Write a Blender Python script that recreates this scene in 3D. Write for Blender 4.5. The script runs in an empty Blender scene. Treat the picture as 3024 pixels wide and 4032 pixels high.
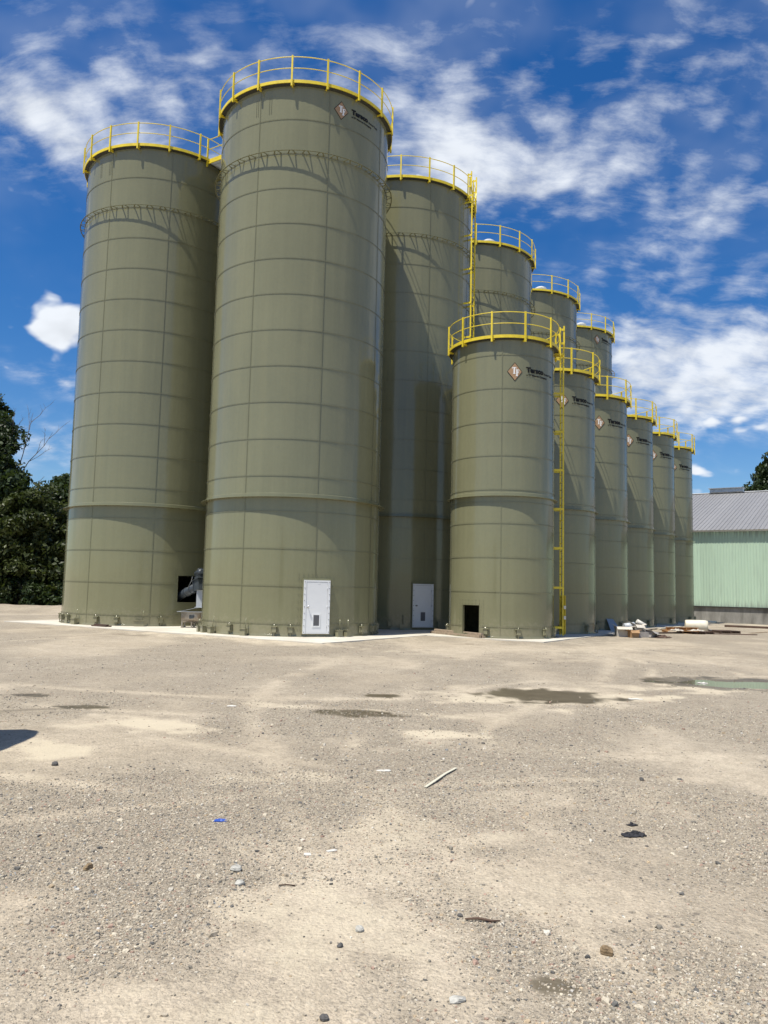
import bpy, math, random
import numpy as np
from mathutils import Vector, Matrix

random.seed(7)
RNG = np.random.default_rng(11)
SC = bpy.context.scene
COL = SC.collection
rad, cos, sin, pi = math.radians, math.cos, math.sin, math.pi

# ------------------------------------------------------------------ camera
F_PX, PITCH, ROLL, CAM_H = 3128.6, 0.0963, 0.0229, 1.714
cam_data = bpy.data.cameras.new("camera")
cam = bpy.data.objects.new("camera", cam_data)
COL.objects.link(cam)
cam_data.sensor_fit = 'VERTICAL'
cam_data.sensor_height = 36.0
cam_data.sensor_width = 27.0
cam_data.lens = F_PX / 4032 * 36.0
cam_data.clip_start = 0.05
cam_data.clip_end = 5000
fw = Vector((0, cos(PITCH), sin(PITCH)))
up0 = Vector((0, -sin(PITCH), cos(PITCH)))
rt = Vector((1, 0, 0)) * cos(ROLL) + up0 * sin(ROLL)
upv = Vector((-1, 0, 0)) * sin(ROLL) + up0 * cos(ROLL)
M = Matrix.Identity(4)
for i in range(3):
    M[i][0], M[i][1], M[i][2] = rt[i], upv[i], -fw[i]
M[2][3] = CAM_H
cam.matrix_world = M
SC.camera = cam
SC.render.engine = 'CYCLES'
SC.render.resolution_x, SC.render.resolution_y = 768, 1024
SC.view_settings.view_transform = 'Standard'
SC.view_settings.look = 'None'
SC.view_settings.gamma = 1.0
SC.view_settings.exposure = 0.28
SC.view_settings.use_curve_mapping = False

SUN_AZ, SUN_EL = -134.0, 68.0
SUN_DIR = Vector((cos(rad(SUN_EL)) * cos(rad(SUN_AZ)), cos(rad(SUN_EL)) * sin(rad(SUN_AZ)), sin(rad(SUN_EL))))


class NT:
    """Tiny helper to write node trees as expressions."""
    def __init__(self, tree):
        self.t = tree

    def new(self, typ, **kw):
        n = self.t.nodes.new(typ)
        for k, v in kw.items():
            setattr(n, k, v)
        return n

    def put(self, sock, v):
        if hasattr(v, 'is_linked') or isinstance(v, bpy.types.NodeSocket):
            self.t.links.new(v, sock)
        else:
            sock.default_value = v

    def m(self, op, a, b=0.0, c=0.0, clamp=False):
        n = self.new('ShaderNodeMath', operation=op, use_clamp=clamp)
        self.put(n.inputs[0], a)
        self.put(n.inputs[1], b)
        if op in ('MULTIPLY_ADD', 'SMOOTH_MIN', 'SMOOTH_MAX', 'COMPARE'):
            self.put(n.inputs[2], c)
        return n.outputs[0]

    def v(self, op, a, b=None):
        n = self.new('ShaderNodeVectorMath', operation=op)
        self.put(n.inputs[0], a)
        if b is not None:
            self.put(n.inputs[3] if op == 'SCALE' else n.inputs[1], b)
        return n.outputs['Value'] if op in ('LENGTH', 'DOT_PRODUCT') else n.outputs[0]

    def step(self, x, lo, hi, a=0.0, b=1.0, smooth=True):
        n = self.new('ShaderNodeMapRange', interpolation_type='SMOOTHSTEP' if smooth else 'LINEAR')
        self.put(n.inputs['Value'], x)
        for nm, val in (('From Min', lo), ('From Max', hi), ('To Min', a), ('To Max', b)):
            self.put(n.inputs[nm], val)
        return n.outputs[0]

    def noise(self, vec, scale, detail=4.0, rough=0.55, dist=0.0, out=0, dim='3D'):
        n = self.new('ShaderNodeTexNoise', noise_dimensions=dim)
        self.put(n.inputs['Vector'], vec)
        n.inputs['Scale'].default_value = scale
        n.inputs['Detail'].default_value = detail
        n.inputs['Roughness'].default_value = rough
        n.inputs['Distortion'].default_value = dist
        return n.outputs[out]

    def voro(self, vec, scale, feature='F1', out='Distance', dim='3D'):
        n = self.new('ShaderNodeTexVoronoi', feature=feature, voronoi_dimensions=dim)
        self.put(n.inputs['Vector'], vec)
        n.inputs['Scale'].default_value = scale
        return n.outputs[out]

    def mix(self, fac, a, b, blend='MIX'):
        n = self.new('ShaderNodeMix', data_type='RGBA', blend_type=blend)
        self.put(n.inputs[0], fac)
        self.put(n.inputs[6], a if not isinstance(a, tuple) else (*a[:3], 1))
        self.put(n.inputs[7], b if not isinstance(b, tuple) else (*b[:3], 1))
        return n.outputs[2]

    def ramp(self, fac, stops):
        n = self.new('ShaderNodeValToRGB')
        cr = n.color_ramp
        while len(cr.elements) < len(stops):
            cr.elements.new(0.5)
        for e, (p, c) in zip(cr.elements, stops):
            e.position = p
            e.color = (*c[:3], 1)
        self.put(n.inputs[0], fac)
        return n.outputs[0]

    def sep(self, vec):
        n = self.new('ShaderNodeSeparateXYZ')
        self.put(n.inputs[0], vec)
        return n.outputs

    def comb(self, x, y, z):
        n = self.new('ShaderNodeCombineXYZ')
        for s, val in zip(n.inputs, (x, y, z)):
            self.put(s, val)
        return n.outputs[0]


# ------------------------------------------------------------------ world: sky and clouds
SKY_STRENGTH = 0.075
world = bpy.data.worlds.new("World")
SC.world = world
world.use_nodes = True
wt = NT(world.node_tree)
world.node_tree.nodes.clear()
sky = wt.new('ShaderNodeTexSky', sky_type='NISHITA')
sky.sun_disc = False
sky.sun_elevation = rad(SUN_EL)
sky.sun_rotation = math.atan2(SUN_DIR.x, SUN_DIR.y)
sky.altitude = 100
sky.air_density = 1.0
sky.dust_density = 0.3
sky.ozone_density = 3.5
hs = wt.new('ShaderNodeHueSaturation')
hs.inputs['Saturation'].default_value = 1.38
hs.inputs['Value'].default_value = 1.3
hs.inputs['Hue'].default_value = 0.508
wt.put(hs.inputs['Color'], sky.outputs[0])
tc = wt.new('ShaderNodeTexCoord')
dx, dy, dz = wt.sep(tc.outputs['Generated'])
az_s = wt.m('ARCTAN2', dx, dy)                       # radians, + to the right
el_s = wt.m('ARCSINE', dz)
zz = wt.m('ADD', wt.m('MAXIMUM', dz, 0.0), 0.42)
sc_ = lambda x, k: wt.m('MULTIPLY', x, k)
cloud_p = wt.comb(wt.m('DIVIDE', dx, zz), wt.m('DIVIDE', dy, zz), 0.0)   # gently domed cloud deck
warp = wt.noise(cloud_p, 5.0, 2, 0.5, out=1, dim='2D')
cp2 = wt.v('ADD', cloud_p, wt.v('SCALE', wt.v('SUBTRACT', warp, (0.5, 0.5, 0.5)), 0.05))
big = wt.noise(cloud_p, 2.3, 3, 0.5, dim='2D')
midn = wt.noise(cp2, 8.0, 3, 0.5, dim='2D')
fine = wt.m('ADD', sc_(wt.noise(cp2, 30.0, 2, 0.5, dim='2D'), 0.6), wt.step(wt.voro(cp2, 25.0, 'SMOOTH_F1', dim='2D'), 0.0, 0.75, 0.55, 0.0))


def disp_dir(px, py):
    return math.atan((px - 829.5) / 1716.4), math.atan((1272 - py) / 1716.4 * cos(math.atan((px - 829.5) / 1716.4)))


def blob(px, py, hw, hh, ang=0.0, hard=1.0):
    a, e = disp_dir(px, py)
    u = wt.m('MULTIPLY', wt.m('SUBTRACT', az_s, a), 1716.4)
    w = wt.m('MULTIPLY', wt.m('SUBTRACT', el_s, e), 1716.4)
    c, s = cos(rad(ang)), sin(rad(ang))
    uu = wt.m('DIVIDE', wt.m('ADD', wt.m('MULTIPLY', u, c), wt.m('MULTIPLY', w, s)), hw)
    ww = wt.m('DIVIDE', wt.m('SUBTRACT', wt.m('MULTIPLY', w, c), wt.m('MULTIPLY', u, s)), hh)
    d2 = wt.m('ADD', wt.m('MULTIPLY', uu, uu), wt.m('MULTIPLY', ww, ww))
    return wt.m('EXPONENT', wt.m('MULTIPLY', d2, -hard))


def addup(lst):
    r = lst[0]
    for x in lst[1:]:
        r = wt.m('ADD', r, x)
    return r


def sc(x, k):
    return wt.m('MULTIPLY', x, k)


cover = addup([
    sc(blob(50, 235, 190, 62, -14), 0.74),
    sc(blob(300, 262, 230, 60, -10), 0.34),
    sc(blob(250, 120, 320, 75, -8), 0.24),
    sc(blob(960, 285, 170, 80, -28), 0.52),
    sc(blob(1210, 350, 300, 60, -8), 0.42),
    sc(blob(1330, 185, 430, 125, 12), 0.36),
    sc(blob(1580, 410, 220, 50, 14), 0.32),
    sc(blob(860, 85, 560, 95, 0), 0.28),
    sc(blob(1500, 750, 330, 112, -4), 0.80),
    sc(blob(1540, 850, 280, 55, -4), 0.36),
    sc(blob(1480, 560, 330, 40, -6), 0.14),
    sc(blob(160, 430, 200, 40, -14), 0.18),
    sc(blob(120, 835, 85, 26, -10), 0.36),
    sc(blob(110, 985, 120, 50, 0), 0.30)])
# beyond the frame the sky keeps the same broken cover
outside = wt.m('MAXIMUM', wt.step(wt.m('ABSOLUTE', az_s), 0.46, 0.75), wt.step(el_s, 0.72, 0.95))
cover = wt.m('ADD', cover, sc(wt.m('MULTIPLY', outside, wt.step(big, 0.35, 0.7)), 0.45))
wisp = wt.noise(wt.v('MULTIPLY', cp2, (0.7, 1.5, 1.0)), 16.0, 6, 0.66, dim='2D')
tex = wt.m('ADD', wt.m('ADD', sc(wt.m('SUBTRACT', midn, 0.5), 0.8), sc(wt.m('SUBTRACT', fine, 0.5), 0.55)), wt.m('ADD', sc(wt.m('SUBTRACT', big, 0.5), 0.6), sc(wt.m('SUBTRACT', wisp, 0.5), 1.25)))
dens = wt.m('ADD', cover, wt.m('MULTIPLY', tex, wt.step(cover, -0.05, 0.35, 0.30, 1.0)))
alpha = wt.m('MULTIPLY', wt.step(dens, -0.02, 1.2), 0.95)
veil = wt.m('MULTIPLY', wt.step(midn, 0.25, 0.75, 0.01, 0.12), wt.step(el_s, 0.28, 0.55))
alpha = wt.m('MAXIMUM', alpha, veil)
# small hard cumulus puffs low in the sky
puff = addup([sc(blob(125, 700, 52, 44, 0, 0.9), 1.0), sc(blob(80, 722, 36, 24, 0, 0.9), 0.7),
              sc(blob(1580, 893, 70, 20), 0.55), sc(blob(1505, 1001, 24, 10), 0.75)])
palpha = wt.step(wt.m('ADD', puff, wt.m('ADD', sc(wt.m('SUBTRACT', midn, 0.5), 0.7), sc(wt.m('SUBTRACT', fine, 0.5), 0.9))), 0.30, 0.85)
alpha = wt.m('MAXIMUM', alpha, palpha)
alpha = wt.m('MULTIPLY', alpha, wt.step(el_s, 0.0, 0.06))
shade = wt.step(wt.m('ADD', midn, sc(wt.m('SUBTRACT', fine, 0.5), 0.4)), 0.3, 0.75, 0.86, 1.02)
cl = wt.new('ShaderNodeMix', data_type='RGBA', blend_type='MULTIPLY')
cl.inputs[0].default_value = 1.0
cl.inputs[6].default_value = (9.6, 10.1, 10.8, 1)
wt.put(cl.inputs[7], shade)
skycol = wt.mix(alpha, hs.outputs[0], cl.outputs[2])
world.cycles.sampling_method = 'MANUAL'
world.cycles.sample_map_resolution = 256
bg = wt.new('ShaderNodeBackground')
bg.inputs['Strength'].default_value = SKY_STRENGTH
wt.put(bg.inputs['Color'], skycol)
wo = wt.new('ShaderNodeOutputWorld')
world.node_tree.links.new(bg.outputs[0], wo.inputs[0])

sun_data = bpy.data.lights.new("sun", 'SUN')
sun_data.energy = 5.0
sun_data.angle = rad(0.53)
sun_data.color = (1.0, 0.945, 0.84)
sun = bpy.data.objects.new("sun", sun_data)
COL.objects.link(sun)
sun.rotation_euler = SUN_DIR.to_track_quat('Z', 'Y').to_euler()

# ------------------------------------------------------------------ materials
MAT = {}


def mat(name, col, rough=0.5, metal=0.0, spec=0.5, var=0.0, vscale=3.0, bump=0.0, bscale=20.0, objvar=0.0, col2=None, stretch=(1, 1, 1), vdetail=4):
    m = bpy.data.materials.new(name)
    m.use_nodes = True
    t = NT(m.node_tree)
    b = m.node_tree.nodes['Principled BSDF']
    b.inputs['Roughness'].default_value = rough
    b.inputs['Metallic'].default_value = metal
    b.inputs['Specular IOR Level'].default_value = spec
    geo = t.new('ShaderNodeNewGeometry').outputs['Position']
    c = (*col, 1)
    if var or col2:
        n = t.noise(t.v('MULTIPLY', geo, stretch), vscale, vdetail, 0.6)
        f = t.step(n, 0.32, 0.68, smooth=False)
        a = tuple(x * (1 - var) for x in col)
        d = col2 if col2 else tuple(min(1, x * (1 + var)) for x in col)
        c = t.mix(f, a if not col2 else col, d)
    if objvar:
        oi = t.new('ShaderNodeObjectInfo').outputs['Random']
        k = t.step(oi, 0, 1, 1 - objvar, 1 + objvar, smooth=False)
        c = t.mix(1.0, c if not isinstance(c, tuple) else c[:3], t.comb(k, k, k), 'MULTIPLY')
    t.put(b.inputs['Base Color'], c)
    if bump:
        bn = t.new('ShaderNodeBump')
        bn.inputs['Strength'].default_value = bump
        bn.inputs['Distance'].default_value = 0.02
        t.put(bn.inputs['Height'], t.noise(t.v('MULTIPLY', geo, stretch), bscale, 4, 0.6))
        t.put(b.inputs['Normal'], bn.outputs[0])
    MAT[name] = m
    return m


def tank_paint():
    m = bpy.data.materials.new("tank_paint")
    m.use_nodes = True
    t = NT(m.node_tree)
    b = m.node_tree.nodes['Principled BSDF']
    geo = t.new('ShaderNodeNewGeometry').outputs['Position']
    oi = t.new('ShaderNodeObjectInfo').outputs['Random']
    soft = t.noise(geo, 0.55, 4, 0.55)
    streak = t.noise(t.v('MULTIPLY', geo, (5.5, 5.5, 0.22)), 1.0, 5, 0.6)
    speck = t.noise(geo, 9.0, 4, 0.6)
    k = t.m('ADD', t.step(soft, 0.25, 0.75, -0.045, 0.045, smooth=False), t.step(streak, 0.3, 0.75, 0.035, -0.055, smooth=False))
    k = t.m('ADD', k, t.step(oi, 0, 1, -0.022, 0.022, smooth=False))
    k = t.m('ADD', k, t.step(speck, 0.3, 0.7, -0.02, 0.02, smooth=False))
    k = t.m('ADD', k, 1.0)
    c = t.mix(1.0, (0.205, 0.203, 0.119), t.comb(k, k, k), 'MULTIPLY')
    # splashed dust on the lowest metre
    z = t.sep(geo)[2]
    sp = t.m('MULTIPLY', t.step(t.m('ADD', z, t.step(speck, 0.2, 0.8, -0.35, 0.35)), 0.75, 0.0), 0.35)
    c = t.mix(sp, c, (0.36, 0.32, 0.23))
    t.put(b.inputs['Base Color'], c)
    t.put(b.inputs['Roughness'], t.step(soft, 0.3, 0.7, 0.10, 0.17, smooth=False))
    b.inputs['Specular IOR Level'].default_value = 0.5
    wav = t.noise(t.v('MULTIPLY', geo, (1.7, 1.7, 0.10)), 1.0, 3, 0.5)
    wav2 = t.noise(geo, 1.1, 2, 0.5)
    bn = t.new('ShaderNodeBump')
    bn.inputs['Strength'].default_value = 0.5
    bn.inputs['Distance'].default_value = 0.028
    t.put(bn.inputs['Height'], t.m('ADD', wav, t.m('MULTIPLY', wav2, 0.6)))
    t.put(b.inputs['Normal'], bn.outputs[0])
    MAT['tank_paint'] = m


tank_paint()
mat('bolt_steel', (0.15, 0.145, 0.09), 0.45, 0.0, 0.5, objvar=0.02)
mat('eave_dark', (0.05, 0.05, 0.04), 0.6)  # near-black flange; the recess shadow under the toe-board is in this colour
mat('yellow_paint', (0.74, 0.58, 0.035), 0.42, var=0.12, vscale=6, objvar=0.05, vdetail=6)
mat('roof_steel', (0.42, 0.43, 0.41), 0.45, 0.3, var=0.1)
mat('white_door', (0.78, 0.79, 0.79), 0.35, var=0.02)
mat('white_metal', (0.80, 0.81, 0.80), 0.4, var=0.03)
mat('dark_gap', (0.02, 0.02, 0.02), 0.8)
mat('vent_grey', (0.16, 0.16, 0.17), 0.5)
mat('chrome', (0.6, 0.6, 0.6), 0.25, 1.0)
mat('galvanised', (0.50, 0.52, 0.54), 0.38, 0.7, var=0.15, vscale=6)
mat('grating', (0.45, 0.48, 0.50), 0.5, 0.4)
mat('concrete', (0.60, 0.575, 0.505), 0.85, col2=(0.48, 0.44, 0.365), vscale=0.9, bump=0.25, bscale=30, vdetail=8)
mat('old_concrete', (0.13, 0.125, 0.11), 0.9, col2=(0.33, 0.32, 0.29), vscale=1.0, stretch=(1.6, 1.6, 0.45), bump=0.4, bscale=12, vdetail=7)
mat('logo_tan', (0.36, 0.225, 0.12), 0.6, var=0.05)
mat('logo_black', (0.010, 0.010, 0.010), 0.65, spec=0.25)
mat('logo_white', (0.82, 0.82, 0.80), 0.4)
mat('dark_machine', (0.045, 0.055, 0.065), 0.4, var=0.15, vscale=8)
mat('black_rubber', (0.015, 0.015, 0.016), 0.7)
mat('machine_grey', (0.40, 0.43, 0.47), 0.4, var=0.06)
mat('dirty_steel', (0.36, 0.34, 0.31), 0.4, 0.55, col2=(0.25, 0.19, 0.13), vscale=5)
mat('timber_grey', (0.30, 0.235, 0.17), 0.8, var=0.25, vscale=4, bump=0.3, bscale=25, objvar=0.12, stretch=(3, 3, 3))
mat('timber_dark', (0.085, 0.052, 0.036), 0.85, var=0.3, vscale=5, objvar=0.15)
mat('timber_orange', (0.36, 0.19, 0.075), 0.8, var=0.25, vscale=5, objvar=0.18)
mat('timber_pale', (0.60, 0.53, 0.40), 0.8, var=0.12, vscale=6)
mat('drum_white', (0.74, 0.71, 0.60), 0.5, col2=(0.58, 0.52, 0.38), vscale=2.5)
mat('cardboard', (0.36, 0.22, 0.11), 0.85, var=0.12, vscale=6)
mat('carton_white', (0.52, 0.48, 0.41), 0.8, var=0.12, vscale=6)
mat('carton_grey', (0.30, 0.28, 0.265), 0.8, var=0.2, vscale=7)
mat('plastic_grey', (0.45, 0.48, 0.52), 0.4)
mat('blue_sheet', (0.22, 0.27, 0.31), 0.35, var=0.08)
mat('blue_scrap', (0.03, 0.09, 0.40), 0.5)
mat('black_rag', (0.02, 0.02, 0.024), 0.8, var=0.4, vscale=30)
mat('pale_strip', (0.56, 0.54, 0.43), 0.6)
mat('paper', (0.58, 0.56, 0.51), 0.7)
mat('stone_brown', (0.22, 0.155, 0.085), 0.8, var=0.35, vscale=30, bump=0.5, bscale=60)
mat('stone_pale', (0.40, 0.39, 0.35), 0.85, var=0.3, vscale=30, bump=0.5, bscale=60)
mat('stone_dark', (0.085, 0.082, 0.078), 0.75, var=0.35, vscale=30, bump=0.5, bscale=60)
mat('bark', (0.075, 0.06, 0.045), 0.9, var=0.3, vscale=3, bump=0.6, bscale=9, stretch=(3, 3, 0.6))
mat('dead_wood', (0.16, 0.14, 0.125), 0.9, var=0.2, vscale=3)


def streaked(name, col, dirt, rough, spec=0.4, top=None, bottom=None):
    """Sheet metal with grime streaks running down from the top edge (world z = top)."""
    m = bpy.data.materials.new(name)
    m.use_nodes = True
    t = NT(m.node_tree)
    b = m.node_tree.nodes['Principled BSDF']
    geo = t.new('ShaderNodeNewGeometry').outputs['Position']
    oi = t.new('ShaderNodeObjectInfo').outputs['Random']
    n1 = t.noise(t.v('MULTIPLY', geo, (6, 6, 0.35)), 1.0, 6, 0.65)
    n2 = t.noise(geo, 0.8, 5, 0.6)
    f = t.m('MULTIPLY', t.step(n1, 0.42, 0.75), t.step(n2, 0.3, 0.7, 0.3, 0.8))
    if top is not None:
        z = t.sep(geo)[2]
        n3 = t.noise(t.v('MULTIPLY', geo, (9, 9, 0.0)), 1.0, 4, 0.7)
        f = t.m('ADD', t.m('MULTIPLY', f, 0.45), t.m('MULTIPLY', t.step(t.m('ADD', z, t.step(n3, 0.3, 0.7, 0.25, -0.75)), top - 0.75, top), 0.75), clamp=True)
        if bottom is not None:
            f = t.m('ADD', f, t.m('MULTIPLY', t.step(t.m('ADD', z, t.step(n3, 0.3, 0.7, -0.3, 0.5)), bottom + 0.5, bottom), 0.5), clamp=True)
    c = t.mix(f, col, dirt)
    k = t.step(oi, 0, 1, 0.94, 1.05, smooth=False)
    c = t.mix(1.0, c, t.comb(k, k, k), 'MULTIPLY')
    t.put(b.inputs['Base Color'], c)
    b.inputs['Roughness'].default_value = rough
    b.inputs['Specular IOR Level'].default_value = spec
    MAT[name] = m


streaked('barn_green', (0.45, 0.59, 0.455), (0.22, 0.25, 0.21), 0.5, top=6.75, bottom=0.95)
streaked('barn_roof', (0.245, 0.243, 0.243), (0.14, 0.137, 0.137), 0.5)


def leaf_mat(name, c1, c2):
    m = bpy.data.materials.new(name)
    m.use_nodes = True
    t = NT(m.node_tree)
    m.node_tree.nodes.clear()
    at = t.new('ShaderNodeAttribute')
    at.attribute_name = 'rnd'
    c = t.mix(at.outputs['Fac'], c1, c2)
    d = t.new('ShaderNodeBsdfPrincipled')
    t.put(d.inputs['Base Color'], c)
    d.inputs['Roughness'].default_value = 0.5
    d.inputs['Specular IOR Level'].default_value = 0.35
    tr = t.new('ShaderNodeBsdfTranslucent')
    t.put(tr.inputs['Color'], t.mix(0.5, c, (0.10, 0.15, 0.02)))
    mx = t.new('ShaderNodeMixShader')
    mx.inputs[0].default_value = 0.22
    m.node_tree.links.new(d.outputs[0], mx.inputs[1])
    m.node_tree.links.new(tr.outputs[0], mx.inputs[2])
    o = t.new('ShaderNodeOutputMaterial')
    m.node_tree.links.new(mx.outputs[0], o.inputs[0])
    MAT[name] = m


leaf_mat('leaf_dark', (0.009, 0.021, 0.008), (0.034, 0.058, 0.018))
leaf_mat('leaf_mid', (0.012, 0.027, 0.009), (0.042, 0.066, 0.019))
leaf_mat('leaf_olive', (0.017, 0.030, 0.008), (0.078, 0.096, 0.024))

# ------------------------------------------------------------------ mesh helpers


class MB:
    def __init__(self):
        self.v, self.f, self.s = [], [], []

    def quadface(self, idx, smooth=False):
        self.f.append(tuple(idx))
        self.s.append(smooth)

    def box(self, c, size, rotz=0.0, ax=None):
        """Box at c; ax = (X, Y, Z) axes optional."""
        if ax is None:
            X, Y, Z = Vector((cos(rotz), sin(rotz), 0)), Vector((-sin(rotz), cos(rotz), 0)), Vector((0, 0, 1))
        else:
            X, Y, Z = [Vector(a).normalized() for a in ax]
        c = Vector(c)
        n = len(self.v)
        for k in ((-1, -1, -1), (1, -1, -1), (1, 1, -1), (-1, 1, -1), (-1, -1, 1), (1, -1, 1), (1, 1, 1), (-1, 1, 1)):
            self.v.append(c + X * (k[0] * size[0] / 2) + Y * (k[1] * size[1] / 2) + Z * (k[2] * size[2] / 2))
        for q in ((0, 3, 2, 1), (4, 5, 6, 7), (0, 1, 5, 4), (1, 2, 6, 5), (2, 3, 7, 6), (3, 0, 4, 7)):
            self.quadface([n + i for i in q])
        return self

    def bar(self, a, b, w, h, up=(0, 0, 1)):
        a, b = Vector(a), Vector(b)
        Y = (b - a)
        L = Y.length
        Y = Y / L
        u = Vector(up)
        X = Y.cross(u)
        if X.length < 1e-4:
            X = Y.cross(Vector((1, 0, 0)))
        X.normalize()
        Z = X.cross(Y)
        return self.box((a + b) / 2, (w, L, h), ax=(X, Y, Z))

    def tube(self, pts, r, n=8, caps=True):
        pts = [Vector(p) for p in pts]
        rs = r if isinstance(r, (list, tuple)) else [r] * len(pts)
        base = len(self.v)
        prev = None
        for i, p in enumerate(pts):
            d = (pts[min(i + 1, len(pts) - 1)] - pts[max(i - 1, 0)]).normalized()
            if prev is None:
                a = d.orthogonal().normalized()
            else:
                a = (prev - d * prev.dot(d)).normalized()
            prev = a
            b = d.cross(a)
            for k in range(n):
                t = 2 * pi * k / n
                self.v.append(p + (a * cos(t) + b * sin(t)) * rs[i])
        for i in range(len(pts) - 1):
            for k in range(n):
                self.quadface([base + i * n + k, base + i * n + (k + 1) % n, base + (i + 1) * n + (k + 1) % n, base + (i + 1) * n + k], True)
        if caps:
            self.quadface([base + k for k in range(n)][::-1])
            self.quadface([base + (len(pts) - 1) * n + k for k in range(n)])
        return self

    def lathe(self, prof, n=96, closed=False, a0=0.0, a1=2 * pi):
        """Revolve each profile segment with its own verts so the profile stays crisp and the round stays smooth."""
        full = abs(a1 - a0 - 2 * pi) < 1e-6
        segs = list(zip(prof[:-1], prof[1:]))
        if closed:
            segs.append((prof[-1], prof[0]))
        for (r0, z0), (r1, z1) in segs:
            base = len(self.v)
            cnt = n if full else n + 1
            for i in range(cnt):
                t = a0 + (a1 - a0) * i / n
                self.v.append(Vector((r0 * cos(t), r0 * sin(t), z0)))
                self.v.append(Vector((r1 * cos(t), r1 * sin(t), z1)))
            for i in range(n):
                j = (i + 1) % cnt
                self.quadface([base + 2 * i, base + 2 * j, base + 2 * j + 1, base + 2 * i + 1], True)
        return self

    def poly(self, pts, thick_dir=None):
        n = len(self.v)
        m = len(pts)
        for p in pts:
            self.v.append(Vector(p))
        self.quadface(range(n, n + m))
        if thick_dir is not None:
            t = Vector(thick_dir)
            for p in pts:
                self.v.append(Vector(p) + t)
            self.quadface(list(range(n + m, n + 2 * m))[::-1])
            for i in range(m):
                j = (i + 1) % m
                self.quadface([n + i, n + m + i, n + m + j, n + j])
        return self

    def mesh(self, name, material):
        me = bpy.data.meshes.new(name)
        me.from_pydata([tuple(x) for x in self.v], [], self.f)
        me.polygons.foreach_set('use_smooth', self.s)
        if isinstance(material, str):
            material = MAT[material]
        me.materials.append(material)
        me.update()
        return me

    def build(self, name, material, parent=None, loc=None, rotz=0.0):
        return link(name, self.mesh(name, material), parent, loc, rotz)


def link(name, me, parent=None, loc=None, rotz=0.0):
    o = bpy.data.objects.new(name, me)
    COL.objects.link(o)
    if loc is not None:
        o.location = loc
    if rotz:
        o.rotation_euler = (0, 0, rotz)
    if parent is not None:
        o.parent = parent
    return o


def tag(o, label, cat, group=None, kind=None):
    if label:
        o['label'] = label
    if cat:
        o['category'] = cat
    if group:
        o['group'] = group
    if kind:
        o['kind'] = kind
    return o


def thing(name, loc, label, cat, group=None, rotz=0.0):
    o = bpy.data.objects.new(name, None)
    o.empty_display_size = 0.3
    COL.objects.link(o)
    o.location = loc
    o.rotation_euler = (0, 0, rotz)
    return tag(o, label, cat, group)


def np_mesh(name, V, Q, material, smooth=True, attr=None, normals=None):
    """Mesh from numpy verts and equal-sized faces."""
    V = np.asarray(V, dtype=np.float32)
    Q = np.asarray(Q, dtype=np.int32)
    me = bpy.data.meshes.new(name)
    me.vertices.add(len(V))
    me.vertices.foreach_set('co', V.ravel())
    k = Q.shape[1]
    me.loops.add(Q.size)
    me.loops.foreach_set('vertex_index', Q.ravel())
    me.polygons.add(len(Q))
    me.polygons.foreach_set('loop_start', np.arange(0, Q.size, k, dtype=np.int32))
    me.polygons.foreach_set('use_smooth', np.full(len(Q), smooth))
    me.materials.append(MAT[material] if isinstance(material, str) else material)
    me.update(calc_edges=True)
    if attr:
        for nm, arr in attr.items():
            arr = np.asarray(arr, dtype=np.float32)
            if arr.ndim == 1:
                a = me.attributes.new(nm, 'FLOAT', 'POINT')
                a.data.foreach_set('value', arr)
            else:
                a = me.attributes.new(nm, 'FLOAT_COLOR', 'POINT')
                a.data.foreach_set('color', np.hstack([arr, np.ones((len(arr), 1), np.float32)]).ravel())
    if normals is not None:
        me.normals_split_custom_set_from_vertices([tuple(x) for x in normals])
    return me


def hash2(ix, iy, seed):
    h = (ix.astype(np.int64) * 374761393 + iy.astype(np.int64) * 668265263 + seed * 982451653) & 0x7fffffff
    h = ((h ^ (h >> 13)) * 1274126177) & 0x7fffffff
    return ((h ^ (h >> 16)) & 0xffff) / 65535.0


def vnoise(x, y, seed=0):
    ix, iy = np.floor(x), np.floor(y)
    fx, fy = x - ix, y - iy
    fx, fy = fx * fx * (3 - 2 * fx), fy * fy * (3 - 2 * fy)
    a, b = hash2(ix, iy, seed), hash2(ix + 1, iy, seed)
    c, d = hash2(ix, iy + 1, seed), hash2(ix + 1, iy + 1, seed)
    return (a * (1 - fx) + b * fx) * (1 - fy) + (c * (1 - fx) + d * fx) * fy


def fbm(x, y, seed=0, oct=4):
    s, a, tot = 0, 0.5, 0
    for i in range(oct):
        s = s + a * vnoise(x * 2 ** i + 17.3 * i, y * 2 ** i - 9.1 * i, seed + i)
        tot += a
        a *= 0.5
    return s / tot


def sstep(x, a, b):
    t = np.clip((x - a) / (b - a), 0, 1)
    return t * t * (3 - 2 * t)


# ------------------------------------------------------------------ site layout (metres, pad top = 0)
UX, UY = 0.5357, 0.8444            # along the rows of tanks
WX, WY = 0.8444, -0.5357           # across the rows
BIG = {'A': (-10.5365, 35.3948), 'B': (-3.5336, 30.9519), 'C': (0.602, 37.4704), 'D': (4.7375, 43.9888),
       'E': (8.8731, 50.5073), 'F': (13.0087, 57.0258)}
SMALL = [(4.6795 + 2.7651 * i, 31.3751 + 4.3191 * i) for i in range(6)]
GZ = -0.07                         # gravel level

# ------------------------------------------------------------------ ground
PUD = (8.4, 16.75, 2.5, 0.85, -0.12)      # cx, cy, half-length, half-width, angle


def ell(x, y, cx, cy, a, b, ang=0.0, wob=0.5, seed=3, fr=1.6):
    c, s = math.cos(ang), math.sin(ang)
    u = ((x - cx) * c + (y - cy) * s) / a
    w = (-(x - cx) * s + (y - cy) * c) / b
    d = np.sqrt(u * u + w * w)
    return d + wob * (fbm(x * fr, y * fr, seed, 4) - 0.5) * 2


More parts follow.
